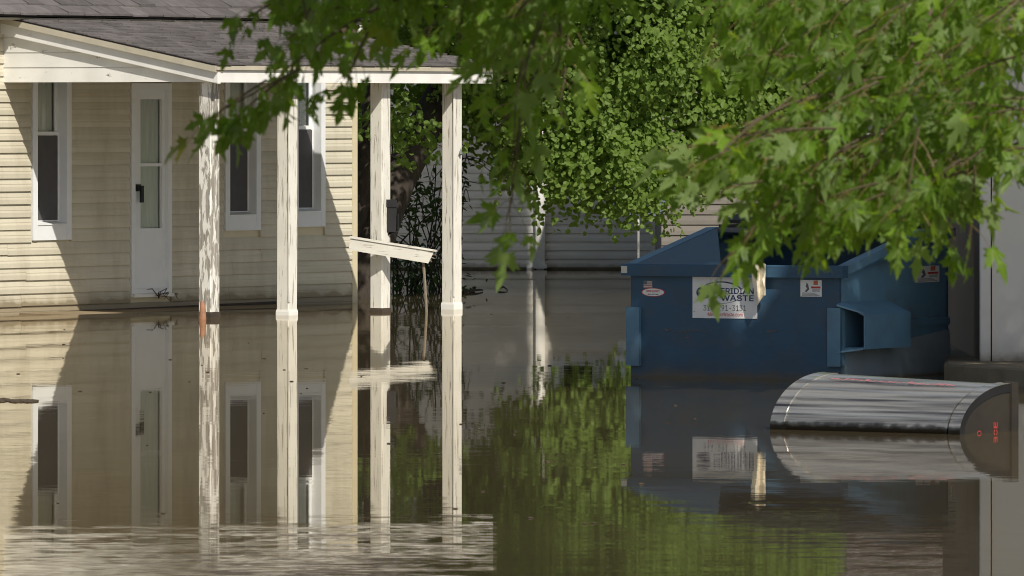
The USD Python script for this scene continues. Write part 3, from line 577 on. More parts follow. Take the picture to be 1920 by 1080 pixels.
# taupe house right of it, mostly behind leaves
YT = 98.0; X3 = lambda px: (px - 960) / FPX * YT; Z3 = lambda py: EYE - (py - HOR) / FPX * YT
th3 = thing('taupe_house', 'dark taupe house behind the dumpster, half hidden by maple leaves', 'house', (X3(1500), YT, 0))
holes3 = [(X3(1572), X3(1606), Z3(380), Z3(322)), (X3(1700), X3(1745), Z3(390), Z3(310))]
w3m = MB(); xs3 = [X3(1240)] + [q for h in holes3 for q in h[:2]] + [X3(2100)]
for i in range(0, 6, 2): w3m.box(WORLD, xs3[i], xs3[i + 1], YT + .002, YT + .15, -.6, 3.2)
for h in holes3: w3m.box(WORLD, h[0], h[1], YT + .002, YT + .15, -.6, h[2]).box(WORLD, h[0], h[1], YT + .002, YT + .15, h[3], 3.2)
w3m.box(WORLD, X3(1240), X3(1240) + .1, YT + .151, YT + 6, -.6, 3.2).box(WORLD, X3(2100) - .1, X3(2100), YT + .151, YT + 6, -.6, 3.2).box(WORLD, X3(1240) + .11, X3(2100) - .11, YT + 5.9, YT + 6, -.6, 3.2)
w3p = obj('wall', w3m, HOUSE3, th3)
frontal_siding(w3p, HOUSE3, X3(1240), X3(2100), YT, .0, 3.18, .125, holes3, 9, 3.0)
for h in holes3:
    q = obj('window', MB().box(WORLD, h[0], h[0] + .04, YT - .03, YT + .1, h[2], h[3]).box(WORLD, h[1] - .04, h[1], YT - .03, YT + .1, h[2], h[3]).box(WORLD, h[0] + .04, h[1] - .04, YT - .028, YT + .1, h[2], h[2] + .035).box(WORLD, h[0] + .04, h[1] - .04, YT - .028, YT + .1, h[3] - .035, h[3]), GREYBLD, th3)
    obj('pane', MB().add([[h[0] + .04, YT + .04, h[2] + .035], [h[1] - .04, YT + .04, h[2] + .035], [h[1] - .04, YT + .04, h[3] - .035], [h[0] + .04, YT + .04, h[3] - .035]], [[0, 1, 2, 3]]), GLASS, q)
    obj('dark_room', MB().box(WORLD, h[0], h[1], YT + .4, YT + .42, h[2] - .1, h[3] + .1), DARKIN, q)
obj('downpipe', MB().tube([[X3(1567), YT - .05, 0], [X3(1567), YT - .05, 3.0]], .025, 8), WHITE, th3)
obj('roof', MB().prism([(-.35, 3.1), (-.35, 3.2), (3.0, 5.2), (6.4, 3.2), (6.4, 3.1)], lambda t, y, z: np.array([t, YT + y, z]), X3(1232), X3(2110)), SHINGLE, th3)

# brown shed with dark doorway
YS = 69.0; XS = lambda px: (px - 960) / FPX * YS; ZS = lambda py: EYE - (py - HOR) / FPX * YS
sh = thing('brown_shed', 'low brown shed with a black open doorway beside the dumpster', 'shed', (XS(1770), YS, 0))
sw = MB().box(WORLD, XS(1600), XS(1610), YS + .02, YS + 3, -.6, 1.75).box(WORLD, XS(1880), XS(1890), YS + .02, YS + 3, -.6, 1.75).box(WORLD, XS(1610), XS(1880), YS + 2.9, YS + 3, -.6, 1.75)
swp = obj('wall', sw, BROWN, sh)
xx = XS(1600); kk = 0; rr = random.Random(2)
while xx < XS(1885):
    x1 = xx + .115
    zt = 1.74; zb_ = -.6
    if XS(1695) < xx < XS(1790): zb_ = 1.30
    obj('wall_plank', MB().box(WORLD, xx + .003, x1 - .003, YS - rr.uniform(0, .006), YS + .018, zb_, zt), BROWN, swp); xx = x1
obj('door_post', MB().box(WORLD, XS(1792), XS(1800), YS - .03, YS - .007, -.6, 1.74), BROWN, sh)
obj('roof', MB().hexa([[XS(1585), YS - .3, 1.76], [XS(1900), YS - .3, 1.83], [XS(1900), YS + 3.2, 2.4], [XS(1585), YS + 3.2, 2.3], [XS(1585), YS - .3, 1.80], [XS(1900), YS - .3, 1.87], [XS(1900), YS + 3.2, 2.46], [XS(1585), YS + 3.2, 2.36]]), SHINGLE_DECK, sh)
obj('fascia_board', MB().hexa([[XS(1585), YS - .33, 1.68], [XS(1900), YS - .33, 1.75], [XS(1900), YS - .301, 1.75], [XS(1585), YS - .301, 1.68], [XS(1585), YS - .33, 1.80], [XS(1900), YS - .33, 1.87], [XS(1900), YS - .301, 1.87], [XS(1585), YS - .301, 1.80]]), REDBROWN, sh)
obj('drip_edge', MB().hexa([[XS(1585), YS - .34, 1.801], [XS(1900), YS - .34, 1.871], [XS(1900), YS - .30, 1.873], [XS(1585), YS - .30, 1.803], [XS(1585), YS - .34, 1.813], [XS(1900), YS - .34, 1.883], [XS(1900), YS - .30, 1.885], [XS(1585), YS - .30, 1.815]]), WHITE, sh)

# grey building on the right with concrete stoop
rb_ = thing('grey_building', 'plain grey painted building at the right edge on a concrete base', 'building', (4.2, 61.1, 0))
YB = 61.1; XB = lambda px: (px - 960) / FPX * YB
fr2 = lambda x, y, z: np.array([x, y - (x - XB(1838)) * .12, z])
obj('wall', MB().box(fr2, XB(1860), 9.0, YB, YB + 5.5, .131, 3.4), GREYBLD, rb_)
obj('corner_trim', MB().box(fr2, XB(1838), XB(1857), YB - .03, YB + .1, .131, 3.4), GREYBLD, rb_)
obj('corner_gap', MB().box(fr2, XB(1857), XB(1860), YB + .02, YB + .1, .131, 3.4), DARKIN, rb_)
obj('side_wall', MB().box(fr2, XB(1840), XB(1859), YB + .101, YB + 5.5, .131, 3.39), BROWN, rb_, label='dark brown boarded side')
e_ = [P(1770, 683, 1), P(1920, 692, 1)]
y0 = (EYE - .13) * FPX / 483; y1_ = (EYE - .13) * FPX / 492
xa, xb = (1770 - 960) / FPX * y0, (1920 - 960) / FPX * y1_
k_ = (y1_ - y0) / (xb - xa)
fy = lambda x: y0 + k_ * (x - xa)
stp = MB()
stp.hexa([[xa, fy(xa), -.7], [9, fy(9), -.7], [9, 67, -.7], [3.62, 67, -.7], [xa, fy(xa), .118], [9, fy(9), .118], [9, 67, .118], [3.62, 67, .118]])
stp.hexa([[xa + .012, fy(xa) + .012, .118], [9, fy(9) + .012, .118], [9, 67, .118], [3.62, 67, .118], [xa + .03, fy(xa) + .03, .13], [9, fy(9) + .03, .13], [9, 67, .13], [3.62, 67, .13]])
obj('foundation', stp, SLABC, rb_)
obj('roof', MB().box(fr2, XB(1825), 9.3, YB - .3, YB + 5.8, 3.401, 3.6), SHINGLE, rb_)

# ------------------------------------------------------------------ dumpster
FL = np.array([(1183 - 960) / FPX * 61.7, 61.7]); ph = math.radians(30)
U2 = np.array([math.cos(ph), -math.sin(ph)]); V2 = np.array([math.sin(ph), math.cos(ph)])
DW, DD = 1.79, 1.80
def Dm(u, v, z):
    q = FL + U2 * u + V2 * v
    return np.array([q[0], q[1], z])
def u_at(px, v=0.0):
    k = (px - 960) / FPX; b = FL + V2 * v
    return (k * b[1] - b[0]) / (U2[0] - k * U2[1])
def v_at(px, u):
    k = (px - 960) / FPX; b = FL + U2 * u
    return (k * b[1] - b[0]) / (V2[0] - k * V2[1])
def dz(py, u, v): return EYE - (py - HOR) / FPX * Dm(u, v, 0)[1]
dmp = thing('dumpster', 'blue steel dumpster with open top standing in the flood', 'dumpster', Dm(0, 0, 0))
t = .03; zr = .845; zt = 1.108
body = MB()
body.box(Dm, 0, DW, 0, t, -.6, zr).box(Dm, 0, DW, DD - t, DD, -.6, zt - .02)
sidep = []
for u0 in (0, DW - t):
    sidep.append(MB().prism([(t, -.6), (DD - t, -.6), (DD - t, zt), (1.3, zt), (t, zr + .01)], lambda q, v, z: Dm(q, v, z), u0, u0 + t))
body.box(Dm, t, DW - t, t, DD - t, -.55, -.5)
obj('body', body, BLUE, dmp)
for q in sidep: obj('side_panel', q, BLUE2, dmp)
rim = MB().prism([(-.055, .765), (.035, .765), (.035, .856), (-.045, .856), (-.055, .848)], lambda q, v, z: Dm(q, v, z), -.055, DW + .055)
obj('front_rim', rim, BLUE, dmp)
for u0, u1 in ((-.055, .032), (DW - .032, DW + .055)):
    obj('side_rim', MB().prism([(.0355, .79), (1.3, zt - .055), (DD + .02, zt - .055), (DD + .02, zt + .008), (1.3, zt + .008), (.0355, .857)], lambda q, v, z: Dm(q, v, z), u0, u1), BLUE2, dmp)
obj('rim_reflector', MB().box(Dm, -.052, -.002, -.060, -.0555, .785, .838), STICKC, dmp)
obj('corner_gusset', MB().hexa([Dm(.033, .036, .846), Dm(.76, .036, .846), Dm(.05, 1.284, 1.098), Dm(.033, 1.284, 1.098), Dm(.033, .036, .856), Dm(.76, .036, .856), Dm(.05, 1.284, 1.108), Dm(.033, 1.284, 1.108)]), BLUE, dmp)
obj('hinge_bar', MB().box(Dm, .033, DW - .033, 1.285, 1.325, zt - .03, zt + .006), IRON, dmp)
obj('lid', MB().hexa([Dm(.04, 1.326, zt + .002), Dm(DW - .04, 1.326, zt + .002), Dm(DW - .04, DD + .05, zt + .002), Dm(.04, DD + .05, zt + .002), Dm(.04, 1.326, zt + .03), Dm(DW - .04, 1.326, zt + .03), Dm(DW - .04, DD + .05, zt + .03), Dm(.04, DD + .05, zt + .03)]), BLACKPL, dmp)
obj('lid', MB().hexa([Dm(.06, 1.35, zt + .035), Dm(DW - .06, 1.35, zt + .035), Dm(DW - .06, 2.35, zt + .22), Dm(.06, 2.35, zt + .22), Dm(.06, 1.35, zt + .065), Dm(DW - .06, 1.35, zt + .065), Dm(DW - .06, 2.35, zt + .25), Dm(.06, 2.35, zt + .25)]), BLACKPL, dmp, label='front lid thrown open to the back')
# bin inside: empty, kept dark by its walls and lids
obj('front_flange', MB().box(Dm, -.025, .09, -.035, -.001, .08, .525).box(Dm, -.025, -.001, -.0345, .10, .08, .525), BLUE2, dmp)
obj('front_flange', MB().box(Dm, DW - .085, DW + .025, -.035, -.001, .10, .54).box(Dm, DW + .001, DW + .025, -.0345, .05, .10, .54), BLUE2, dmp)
# fork pocket on the right side: slanted roof, open front end, flared lip
u0, u1, v0, v1 = DW + .0005, DW + .19, .055, .80
zo0, zo1, zi1 = dz(655, u1, v0), dz(590, u1, v0), dz(566, u0, .1)
pk = MB(); tk = .012
pk.prism([(u1 - tk, zo0), (u1, zo0), (u1, zo1), (u1 - tk, zo1)], lambda q, u, z: Dm(u, q, z), v0, v1)
pk.prism([(u0, zi1 - tk), (u1 - tk, zo1 - tk), (u1, zo1 + .001), (u0, zi1)], lambda q, u, z: Dm(u, q, z), v0, v1)
pk.prism([(u0, zo0), (u1 - tk - .0005, zo0), (u1 - tk - .0005, zo0 + tk), (u0, zo0 + tk)], lambda q, u, z: Dm(u, q, z), v0, v1)
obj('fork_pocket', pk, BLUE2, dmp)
obj('pocket_lip', MB().hexa([Dm(u0, v0 - .10, zo0 - .03), Dm(u1 - .02, v0 - .005, zo0 - .006), Dm(u1 - .02, v0, zo0 - .001), Dm(u0, v0, zo0 - .001),
                             Dm(u0, v0 - .10, zo0 - .02), Dm(u1 - .02, v0 - .005, zo0 + .006), Dm(u1 - .02, v0, zo0 + .011), Dm(u0, v0, zo0 + .011)]), BLUE2, dmp)
obj('pocket_lip', MB().hexa([Dm(u0, v0 - .10, zi1 - .03), Dm(u1 - .02, v0 - .005, zo1 + .006), Dm(u1 - .02, v0, zo1 + .006), Dm(u0, v0, zi1 - .02),
                             Dm(u0, v0 - .10, zi1 - .015), Dm(u1 - .02, v0 - .005, zo1 + .016), Dm(u1 - .02, v0, zo1 + .016), Dm(u0, v0, zi1 + .004)]), BLUE2, dmp)
# side stiffener and lower side skin (light off the water put into its colour)
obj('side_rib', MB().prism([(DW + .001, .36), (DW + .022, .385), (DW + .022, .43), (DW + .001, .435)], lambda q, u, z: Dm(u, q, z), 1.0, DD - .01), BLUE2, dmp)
obj('lower_side', MB().hexa([Dm(DW + .0008, .06, -.6), Dm(DW + .06, .06, -.6), Dm(DW + .06, DD, -.6), Dm(DW + .0008, DD, -.6), Dm(DW + .0008, .06, zo0 - .035), Dm(DW + .012, .06, zo0 - .035), Dm(DW + .012, DD, .34), Dm(DW + .0008, DD, .34)]), BLUE_BOUNCE, dmp, label='lower side with light off the water in its paler colour')
obj('rim_reflector', MB().box(Dm, DW + .0555, DW + .059, DD - .055, DD - .01, zt - .25, zt - .18), STICKW, dmp)
scr = MB(); r6 = random.Random(12)
for k in range(34):
    u_, z_ = r6.uniform(.12, DW - .1), r6.choice([.355, .355, .34, r6.uniform(.08, .6)]) + r6.uniform(-.006, .006); l_ = r6.uniform(.006, .07) if k % 2 else r6.uniform(.004, .012)
    scr.box(Dm, u_, u_ + l_, -.0052, -.0008, z_, z_ + r6.uniform(.002, .005))
for k in range(26):
    v_, z_ = r6.uniform(.85, DD - .05), r6.choice([.44, .45, r6.uniform(.2, .75)]) + r6.uniform(-.008, .008)
    scr.box(lambda a, b, z: Dm(DW + b, a, z), v_, v_ + r6.uniform(.006, .05), .0005, .003, z_, z_ + r6.uniform(.002, .005))
obj('rust_scrapes', scr, RUST, dmp, kind='stuff')
# printed sheets
def sheet(name, poly, m, parent, place, depth=.002, label=None):
    e = trimesh.creation.extrude_polygon(poly, depth, engine='earcut'); v = e.vertices
    return obj(name, (np.array([place(*q) for q in v]), e.faces), m, parent, label=label)
def front_place(px, py):
    u = u_at(px); zz = dz(py, u, 0)
    return lambda x, y, h: Dm(u + x, -.0008 - h, zz + y)
sx0, sx1 = u_at(1299), u_at(1420)
zc0, zc1 = dz(596, sx0, 0), dz(519, sx0, 0)
pl = lambda x, y, h: Dm(sx0 + x, -.0008 - h, zc0 + y)
SW, SH = sx1 - sx0, zc1 - zc0
sign = sheet('sign', sbox(0, 0, SW, SH), STICKW, dmp, pl, .004, label='white sign with dark blue and red lettering')
def text(txt, x, y, h, m, parent, place, bold=False, width=None, lift=.0042, name='lettering'):
    tm = meshkit.text_mesh(txt, h, .0012, bold); v = tm.vertices.copy()
    wd = v[:, 0].max() - v[:, 0].min()
    if width: v[:, 0] = (v[:, 0] - v[:, 0].min()) * width / wd
    return obj(name, (np.array([place(x + a, y + b, lift + c) for a, b, c in v]), tm.faces), m, parent)
text('MERIDIAN', SW * .33, SH * .60, SH * .135, NAVY, sign, pl, True, SW * .62)
text('WASTE', SW * .44, SH * .43, SH * .135, NAVY, sign, pl, True, SW * .51)
text('314-291-3131', SW * .17, SH * .185, SH * .135, GREYINK, sign, pl, False, SW * .66)
text('MeridianWaste.com', SW * .24, SH * .055, SH * .085, RED, sign, pl, False, SW * .54)
from shapely.geometry import Point, Polygon
from shapely import affinity
ring = affinity.scale(Point(0, 0).buffer(1, quad_segs=24), .33 * SW, .27 * SH); ring2 = affinity.translate(affinity.scale(Point(0, 0).buffer(1, quad_segs=24), .325 * SW, .25 * SH), -.012 * SW, -.012 * SH)
arc = affinity.translate(ring.difference(ring2).difference(sbox(.05 * SW, -.1 * SH, SW, .08 * SH)).difference(sbox(-SW, -SH, -.1 * SW, .0)), .45 * SW, .63 * SH)
for g in getattr(arc, 'geoms', [arc]):
    if g.area > 1e-5: sheet('logo_arc', g, NAVY, sign, lambda x, y, h: pl(x, y, .0042 + h), .001)
globe = affinity.translate(affinity.scale(Point(0, 0).buffer(1, quad_segs=16), .11 * SW, .15 * SH), .17 * SW, .62 * SH)
sheet('logo_disc', globe, NAVY, sign, lambda x, y, h: pl(x, y, .0042 + h), .001)
# oval maker's sticker, flag, warning stickers
cx, ow, oh = u_at(1225), (u_at(1247) - u_at(1203)) / 2, .033
fp = front_place(1225, 548)
ov = sheet('oval_sticker', affinity.scale(Point(0, 0).buffer(1, quad_segs=16), ow, oh), RED, dmp, fp, .002, label='white oval sticker with a red border')
sheet('oval_face', affinity.scale(Point(0, 0).buffer(1, quad_segs=16), ow * .92, oh * .86), STICKW, ov, lambda x, y, h: fp(x, y, .0021 + h), .001)
text('GREGORY', -ow * .58, .002, .014, RED, ov, fp, True, ow * 1.16, .0032)
for k in range(3): sheet('print_line', sbox(-ow * .45 + ow * .32 * k, -.018, -ow * .45 + ow * .32 * k + ow * .26, -.012), GREYINK, ov, lambda x, y, h: fp(x, y, .0033 + h), .0005)
ff_ = front_place(1207, 540); fw, fh = u_at(1223) - u_at(1207), .054
fg = sheet('flag_sticker', sbox(0, 0, fw, fh), STICKC, dmp, ff_, .002)
for k in range(4): sheet('stripe', sbox(0, fh * (k * 2) / 8 + .002, fw, fh * (k * 2 + 1) / 8 + .002), REDFADE, fg, lambda x, y, h: ff_(x, y, .0021 + h), .0006)
sheet('canton', sbox(0, fh * .5, fw * .42, fh * .98), PANELBLUE, fg, lambda x, y, h: ff_(x, y, .0030 + h), .0006)
def warning(name, place, w, h):
    q = sheet(name, sbox(0, 0, w, h), STICKW, dmp, place, .002)
    up = lambda x, y, k: place(x, y, .0021 + k)
    sheet('warning_bar', sbox(w * .5, h * .50, w * .95, h * .62), RED, q, up, .0006); sheet('warning_bar', sbox(w * .62, h * .70, w * .82, h * .97), ORANGEINK, q, up, .0006)
    sheet('pictogram', Polygon([(w * .2, h * .3), (w * .3, h * .28), (w * .42, h * .45), (w * .36, h * .75), (w * .3, h * .85), (w * .25, h * .6), (w * .32, h * .5)]), GREYINK, q, up, .0006)
    for k in range(3): sheet('print_line', sbox(w * .08, h * (.06 + .07 * k), w * (.9 - .1 * k), h * (.09 + .07 * k)), GREYINK, q, up, .0006)
    for k in range(3): sheet('print_line', sbox(w * .55, h * (.30 + .06 * k), w * .92, h * (.325 + .06 * k)), GREYINK, q, up, .0006)
warning('warning_sticker', front_place(1501, 556), u_at(1541) - u_at(1501), .125)
sv0 = v_at(1717, DW + .001); sv1 = v_at(1761, DW + .001); szz = dz(530, DW, sv0)
warning('warning_sticker', lambda x, y, h: Dm(DW + .0008 + h, sv0 + x, szz + y), sv1 - sv0, .125)
# crumpled cardboard caught on the rim
cc = Dm(u_at(1433), -.09, dz(531, u_at(1433), -.05))
rr = np.random.default_rng(3); nu, nv = 5, 6
gv = []
colx = [(-.062, -.030), (-.030, -.012), (.004, .004), (.034, .022), (.052, .036)]
for j in range(nv):
    f_ = j / (nv - 1)
    for i in range(nu):
        x = colx[i][1] + (colx[i][0] - colx[i][1]) * f_ ** .7
        gv.append(cc + np.array([x + rr.normal() * .003 + .012 * (1 - f_), [0, -.030, .012, -.026, .004][i] + rr.normal() * .004 - .03 * f_, (f_ - .5) * .30 + (.02 - .5 * abs(colx[i][0])) * (f_ > .9) + .022 * (i - 1) * (f_ < .1)]))
gv = np.array(gv)
back = gv + np.array([0, .012, 0])
fq = [[j * nu + i, j * nu + i + 1, (j + 1) * nu + i + 1, (j + 1) * nu + i] for j in range(nv - 1) for i in range(nu - 1)]
rimi = [i for i in range(nu)] + [j * nu + nu - 1 for j in range(1, nv)] + [(nv - 1) * nu + i for i in range(nu - 2, -1, -1)] + [j * nu for j in range(nv - 2, 0, -1)]
sk = [[rimi[i], nu * nv + rimi[i], nu * nv + rimi[(i + 1) % len(rimi)], rimi[(i + 1) % len(rimi)]] for i in range(len(rimi))]
obj('cardboard_scrap', (np.vstack([gv, back]), np.array(fq + [[a + nu * nv for a in q[::-1]] for q in fq] + sk)), CARD, label='crumpled pale cardboard scrap hanging over the front rim of the dumpster', cat='cardboard')

# ------------------------------------------------------------------ tipped ice chest with ribbed curved front
EL = np.array([(1444 - 960) / FPX * 51.5, 51.5]); ER = np.array([(1800 - 960) / FPX * 50.67, 50.67])
AX = ER - EL; CL = np.linalg.norm(AX); AX /= CL; BX = np.array([-AX[1], AX[0]])
def Ch(a, b, z):
    q = EL + AX * a + BX * b
    return np.array([q[0], q[1], z])
DEP = .62
def hgt(a): return .345 - .045 * a / CL
chest = thing('ice_chest', 'ribbed metal ice chest tipped over and half sunk at right', 'ice chest', Ch(0, 0, 0))
def curve(a, ph_, off=0.0):
    h = hgt(a)
    return DEP * (1 - math.cos(ph_)) - off * math.cos(ph_), h * math.sin(ph_) + off * math.sin(ph_)
def shell(a0, a1, off, n=120, rib=0.0, na=8, thick=.02):
    phs = np.linspace(-.45, math.pi / 2, n); v = []; f = []
    for a in np.r_[a0, a0 + .008, np.linspace(a0 + .02, a1 - .02, na - 4), a1 - .008, a1]:
        for k, p in enumerate(phs):
            r_ = off + rib * (abs(math.sin(p * 9.5 + .4)) ** .8 - 1.0) * (0 if min(a - a0, a1 - a) < .012 else 1)
            b, z = curve(a, p, r_); v.append(Ch(a, b, z))
    for i in range(na - 1):
        for k in range(n - 1): f.append([i * n + k, (i + 1) * n + k, (i + 1) * n + k + 1, i * n + k + 1])
    m = MB().add(v, f)
    for a in (a0, a1):   # edge returns
        vv = [Ch(a, *curve(a, p, off)) for p in phs] + [Ch(a, *curve(a, p, off - thick)) for p in phs]
        m.add(vv, [[k, k + 1, n + k + 1, n + k] for k in range(n - 1)])
    return m
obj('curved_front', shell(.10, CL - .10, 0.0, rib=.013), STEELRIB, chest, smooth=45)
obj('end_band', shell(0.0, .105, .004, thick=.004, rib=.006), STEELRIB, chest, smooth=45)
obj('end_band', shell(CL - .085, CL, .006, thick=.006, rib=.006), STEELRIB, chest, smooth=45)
nphi = 24; phs = np.linspace(-.45, math.pi / 2, nphi)
ends = MB()
for a in (.03, CL - .004):
    vv = [Ch(a, DEP + .02, -.3)] + [Ch(a, *curve(a, p, -.012)) for p in phs] + [Ch(a, DEP + .02, hgt(a) - .012)]
    ends.add(vv, [[0, k, k + 1] for k in range(1, nphi + 1)])
ends.box(Ch, .03, CL - .0045, DEP + .005, DEP + .03, -.35, .30)
obj('end_panel', ends, CHESTDARK, chest)
back_edge = MB().hexa([Ch(CL - .06, DEP - .03, -.3), Ch(CL + .012, DEP - .03, -.3), Ch(CL + .012, DEP + .05, -.3), Ch(CL - .06, DEP + .05, -.3), Ch(CL - .06, DEP - .03, hgt(CL) + .012), Ch(CL + .012, DEP - .03, hgt(CL) + .012), Ch(CL + .012, DEP + .05, hgt(CL) + .012), Ch(CL - .06, DEP + .05, hgt(CL) + .012)])
obj('back_edge', back_edge, CHESTDARK, chest)
ring_ = MB()
for k in range(nphi - 1):
    p, q = phs[k], phs[k + 1]
    ring_.add([Ch(CL + .001, *curve(CL, p, .004)), Ch(CL + .001, *curve(CL, q, .004)), Ch(CL + .001, *curve(CL, q, -.05)), Ch(CL + .001, *curve(CL, p, -.05))], [[0, 1, 2, 3]])
obj('end_gasket', ring_, BLACKPL, chest)
# lettering: sideways on the dark end, worn red word along the ridge
ep = lambda x, y, h: Ch(CL - .004 + .001 + h, .44 - y, -.07 + x)
text('ICE', 0, 0, .042, CHESTRED, chest, ep, True, .135, .001)
ep2 = lambda x, y, h: Ch(CL - .004 + .001 + h, .25 - y, -.018 + x)
text('0', 0, 0, .045, CHESTRED, chest, ep2, False, .035, .001)
def ridge(x, y, h):
    a = .20 + x; p = 1.12 + y; b, z = curve(a, p, .0085 + h)
    return Ch(a, b, z)
tm = meshkit.text_mesh('ICE ICE', .2, .002, True) if False else None
rp = MB(); r3 = random.Random(8)
for k in range(26):
    a0 = .02 + k * .036 + r3.uniform(0, .008); q0 = r3.uniform(.0, .02); q1 = q0 + r3.uniform(.03, .08)
    vv = [ridge(a0 + dx_, q_, hh) for hh in (0, .0015) for dx_, q_ in ((0, q0), (r3.uniform(.012, .030), q0 + .01), (r3.uniform(.012, .030), q1), (0, q1 - .01))]
    rp.hexa(vv)
obj('worn_print', rp, REDFADE, chest, label='worn red print along the ridge')

# ------------------------------------------------------------------ foliage tools
def unit(v): return v / (np.linalg.norm(v, axis=-1, keepdims=True) + 1e-12)
def leaf_cloud(centers, normals, size, shape, rng, droop=.3):
    """many folded leaves as one mesh. shape: (k,2) outline with stem at origin, tip +y"""
    n = len(centers); k = len(shape)
    nrm = unit(normals + rng.normal(0, .35, (n, 3)))
    tip = rng.normal(0, 1, (n, 3)); tip[:, 2] -= droop * 2
    tip = unit(tip - nrm * (tip * nrm).sum(1, keepdims=True)); side = np.cross(tip, nrm)
    sz = size * rng.uniform(.65, 1.25, n)
    sh_ = np.asarray(shape)
    fold = np.abs(sh_[:, 0]) * .25 - .25 * sh_[:, 1] ** 2
    v = centers[:, None] + sz[:, None, None] * (sh_[None, :, 0:1] * side[:, None] + sh_[None, :, 1:2] * tip[:, None] + fold[None, :, None] * nrm[:, None])
    tri = np.array([[0, i, i + 1] for i in range(1, k - 1)])
    f = (np.arange(n)[:, None, None] * k + tri[None]).reshape(-1, 3)
    return v.reshape(-1, 3), f
ROUND = [(0, 0), (.38, .12), (.50, .45), (.30, .78), (0, 1.0), (-.30, .78), (-.50, .45), (-.38, .12)]
OVAL = [(0, 0), (.26, .35), (.16, .75), (0, 1), (-.16, .75), (-.26, .35)]
def blob_sprays(blobs, n_sprays, per, rng, spread, fill=.55):
    """leaf positions in sprays near the surface of ellipsoids"""
    C, Nn = [], []
    vol = np.array([b[3] * b[4] + b[3] * b[5] + b[4] * b[5] for b in blobs]); cnt = (n_sprays * vol / vol.sum()).astype(int)
    for b, c in zip(blobs, cnt):
        d = unit(rng.normal(0, 1, (c, 3))); r = rng.uniform(fill, 1.0, c) ** .7
        lump = .78 + .44 * meshkit.noise(d * 2.6 + np.array(b[:3]) * 3.1, 5)
        ctr = np.array(b[:3]) + d * (r * lump)[:, None] * np.array(b[3:6])
        ax = unit(d + np.array([0, 0, -.45]) + rng.normal(0, .4, (c, 3)))
        tt = rng.uniform(0, 1, (c, per))
        pos = ctr[:, None] + ax[:, None] * (tt[..., None] * spread) + rng.normal(0, spread * .22, (c, per, 3))
        pos[..., 2] -= (tt ** 2) * spread * .35
        nn = unit(d[:, None] * .6 + np.array([.25, -.75, .65]) + rng.normal(0, .3, (c, per, 3)))
        C.append(pos.reshape(-1, 3)); Nn.append(nn.reshape(-1, 3))
    return np.vstack(C), np.vstack(Nn)

# leafy tree behind the porch (dark leaning trunk, small round leaves)
rt = np.random.default_rng(21)
tb = P(684, 560, 87.0); tb[2] = -.6
tree = thing('leaning_tree', 'leafy tree with dark leaning trunk and small round leaves behind the porch', 'tree', tb)
tr_pts = spline([[tb[0], 87.0, -.6], P(690, 520, 87.0), P(716, 400, 87.2), P(766, 300, 87.5), P(815, 200, 88.0), P(880, 60, 89), P(960, -120, 90.5), P(1050, -330, 92)], 26)
rad = np.interp(np.linspace(0, 1, 26), [0, .25, .5, 1], [.27, .20, .155, .07]) * (1 + .06 * np.sin(np.arange(26) * 1.7))
obj('trunk', MB().tube(tr_pts, rad, 14), BARK, tree, smooth=True)
def limb(pts, r0, r1, n=12, parent=tree, m=BARK, name='limb'):
    return obj(name, MB().tube(spline(pts, n), np.linspace(r0, r1, n), 7), m, parent, smooth=True)
limb([P(690, 520, 87.0), P(676, 420, 87.1), P(684, 300, 87.2), P(700, 180, 87.4), P(690, 0, 87.6), P(640, -250, 88)], .16, .05)
limb([P(800, 235, 87.9), P(900, 150, 88), P(1020, 150, 88), P(1150, 200, 88.1)], .10, .03)
limb([P(880, 60, 89), P(1040, -20, 88.5), P(1250, -10, 89), P(1420, 60, 89.3)], .10, .03)
limb([P(960, -120, 90.5), P(1200, -260, 89.5), P(1480, -300, 90)], .09, .03)
limb([P(1050, -330, 92), [1.2, 92, 7.5], [2.0, 91.6, 9.6], [3.4, 91.2, 12.2]], .08, .03)
limb([P(1050, -330, 92), P(1120, -520, 90.5), P(1250, -720, 89)], .08, .03)
def bl(px, py, Y, rx, ry, rz):
    q = P(px, py, Y); return (q[0], q[1], q[2], rx, ry, rz)
blobs = [bl(1110, 285, 88.1, .80, .7, .50), bl(1190, 310, 88.2, .62, .6, .40), bl(1010, 180, 87.9, .75, .8, .75), bl(1240, 190, 89.2, .95, .9, .85), bl(1390, 170, 89.6, .9, .9, .85),
         bl(1120, 60, 88.1, 1.1, 1.1, .9), bl(1330, 20, 89.6, 1.2, 1.1, 1.0), bl(930, 60, 87.7, .8, .9, .7), bl(1520, 40, 90.6, 1.2, 1.2, 1.2),
         bl(1000, -190, 87.7, 1.5, 1.5, 1.2), bl(1250, -260, 88.9, 1.8, 1.6, 1.4), bl(1520, -260, 90.6, 1.7, 1.5, 1.4), bl(1180, -620, 88.1, 2.0, 1.8, 1.6), bl(1420, -600, 89.6, 1.9, 1.7, 1.5)]
pos, nn = blob_sprays(blobs, 11000, 13, rt, .30)
hs_ = np.array([SUN[1], -SUN[0], 0]) / math.hypot(SUN[0], SUN[1]); k_ = np.abs((pos - np.array([dx, YF - .06, 0])) @ hs_) > .07; pos, nn = pos[k_], nn[k_]   # leaves cut away along the sun direction to light the downpipe
obj('crown', leaf_cloud(pos, nn, .058, ROUND, rt), REDBUD, tree, kind='stuff')
blobs3 = [(3.2, 91.0, 12.4, 1.9, 1.3, 2.0), (5.4, 91.2, 12.8, 1.9, 1.3, 2.1), (4.3, 91.0, 13.6, 2.2, 1.3, 1.6), (2.4, 91.6, 9.6, 2.2, 1.6, 1.6), (1.2, 91.2, 12.2, 1.6, 1.3, 1.6)]
pos, nn = blob_sprays(blobs3, 1600, 13, rt, .35, .2)
